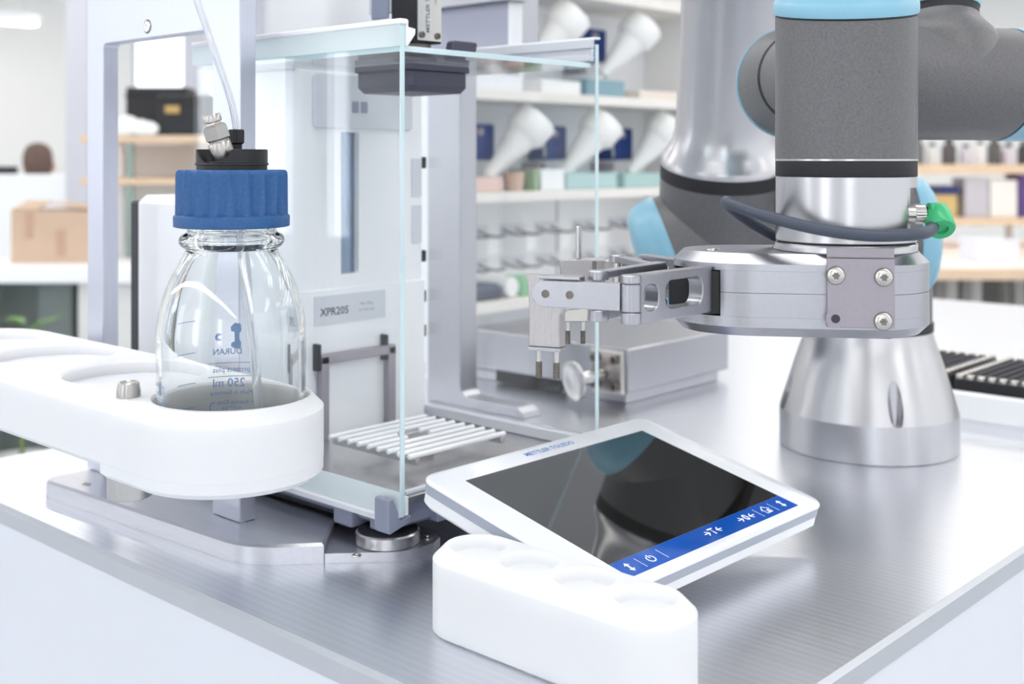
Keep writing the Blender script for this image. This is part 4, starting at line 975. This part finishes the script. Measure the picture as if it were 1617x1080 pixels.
# ------------------------------------------------------------------ right part of the room
t = thing('rear_bench', 'beech edged laboratory bench in the right background', 'bench', tuple(cd(2000, 4600, -900)))
mk('bench_top', cbox(1280, 2900, 4000, 5400, -200, -162), WOOD, t, bev=3)
mk('bench_surface', cbox(1282, 2898, 4012, 5398, -161.8, -158), cm((246, 236, 228)), t)
mk('back_panel', cbox(1290, 2890, 4700, 4720, -900, -200.5), cm((108, 108, 106)), t)
for i, l_ in enumerate((1395, 1480, 1530, 1600, 1640, 1760, 1820)): mk('leg', cbox(l_, l_+(26 if i % 2 else 34), 4100+i*30, 4130+i*30, -900, -200.5), cm(((170, 170, 168), (140, 138, 136), (190, 190, 188), (150, 150, 148), (200, 200, 198), (130, 130, 128), (180, 180, 178))[i]), t)
t = thing('bench_rack', 'two tier beech shelf rack on the right background bench', 'shelf', tuple(cd(2100, 5000, -158)))
for z0, z1 in ((-66, -34), (148, 186), (420, 450)): mk('shelf_board', cbox(1500, 2800, 4900, 5200, z0, z1), WOOD, t, bev=3)
for l_ in (1500, 2160, 2780): mk('post', cbox(l_, l_+20, 5160, 5199, -157.8, 700), SHELL2, t)
def bottle(l, d, z, r, h, rgb, label, cat='bottle'):
    t = thing('lab_bottle', label, cat, tuple(cd(l, d, z)))
    mk('body', lathe(bmesh.new(), [(r*.95, 0), (r, h*.03), (r, h*.66), (r*.5, h*.8), (r*.45, h*.84)], lambda a, b, c: cd(l+a, d+b, z+.2+c), 20), cm(rgb), t)
    mk('cap', lathe(bmesh.new(), [(r*.55, h*.845), (r*.55, h)], lambda a, b, c: cd(l+a, d+b, z+.2+c), 16), cm((70, 70, 80)), t)
rb = [('parts_bin', (1760, 1850, 4920, 5060, -33.8, 60), (206, 178, 120), 'ochre parts bin left on the rack behind the blue joint cap', 'bin'),
 ('navy_box', (1775, 1862, 4905, 4918, 66, 100), (44, 58, 110), 'navy label box on front of the ochre bin', 'box'),
 ('grey_case', (1885, 1985, 4930, 5080, -33.8, 130), (196, 194, 202), 'grey instrument case standing mid rack', 'case'),
 ('carton', (1992, 2105, 4930, 5080, -33.8, 122), (240, 236, 232), 'white carton on the rack near the right picture edge', 'box'),
 ('purple_box', (2110, 2158, 4920, 5060, -33.8, 146), (92, 70, 130), 'dark purple box at the right picture edge', 'box'),
 ('yellow_tray', (1690, 1840, 4920, 5080, 100, 140), (222, 190, 140), 'yellowish tray hung under the upper rack board', 'tray'),
 ('carton', (1660, 1800, 4200, 4400, -157.8, -80), (226, 228, 240), 'pale lilac carton on the bench behind the green plug', 'box'),
 ('paper_stack', (1990, 2150, 4060, 4360, -157.8, -120), (250, 238, 228), 'cream paper stack on the bench front at right', 'papers')]
for nme, q, rgb, lab, cat in rb:
    if nme == 'navy_box': q = (1775, 1862, 4922, 5060, 60.4, 98)
    if nme == 'yellow_tray': continue
    cbx(nme, q, cm(rgb), lab, cat, bev=3)
bottle(1930, 4912, -33.8, 26, 108, (150, 214, 220), 'cyan bottle on the rack before the grey case') if False else None
bottle(1938, 4300, -158, 30, 150, (160, 218, 226), 'cyan bottle standing on the bench before the grey case')
seen = [(1700, 26, 120, (120, 118, 116)), (1760, 22, 90, (226, 226, 222)), (1830, 30, 110, (96, 92, 92)), (1900, 24, 84, (214, 206, 214)), (1960, 20, 100, (236, 230, 228)), (2020, 28, 118, (100, 98, 96)), (2080, 26, 86, (224, 214, 222)), (2140, 22, 100, (70, 68, 70)), (2196, 26, 96, (210, 204, 216))]
words = ['dark grey squat', 'small white', 'wide charcoal', 'lilac', 'slim white', 'tall dark grey', 'pale pink', 'black', 'pale violet']
for (l_, r_, h_, rgb), w_ in zip(seen, words): bottle(l_, 4960, 186.2, r_, h_, rgb, '%s bottle on the upper rack board at right' % w_)
for i, l_ in enumerate((1990, 2040, 2095, 2150)):
    bottle(l_, 4400, -158, 24, 70, ((60, 62, 66), (90, 96, 110), (58, 58, 62), (120, 150, 176))[i], ('black jar on the bench right of the cyan bottle', 'slate jar on the bench, second from the cyan bottle', 'charcoal jar on the bench, third from the cyan bottle', 'steel blue jar on the bench at the picture edge')[i], 'jar')
cbx('white_bench', (200, 1100, 2600, 3500, -210, -170), SHELL, 'white bench behind the robot foot', 'bench', bev=4)
wb = [o for o in bpy.data.objects if o.name == 'white_bench'][0]
for l_ in (240, 1060):
    for d_ in (2640, 3460): mk('bench_leg', cbox(l_-25, l_+25, d_-25, d_+25, -900, -210.2), SHELL2, wb)
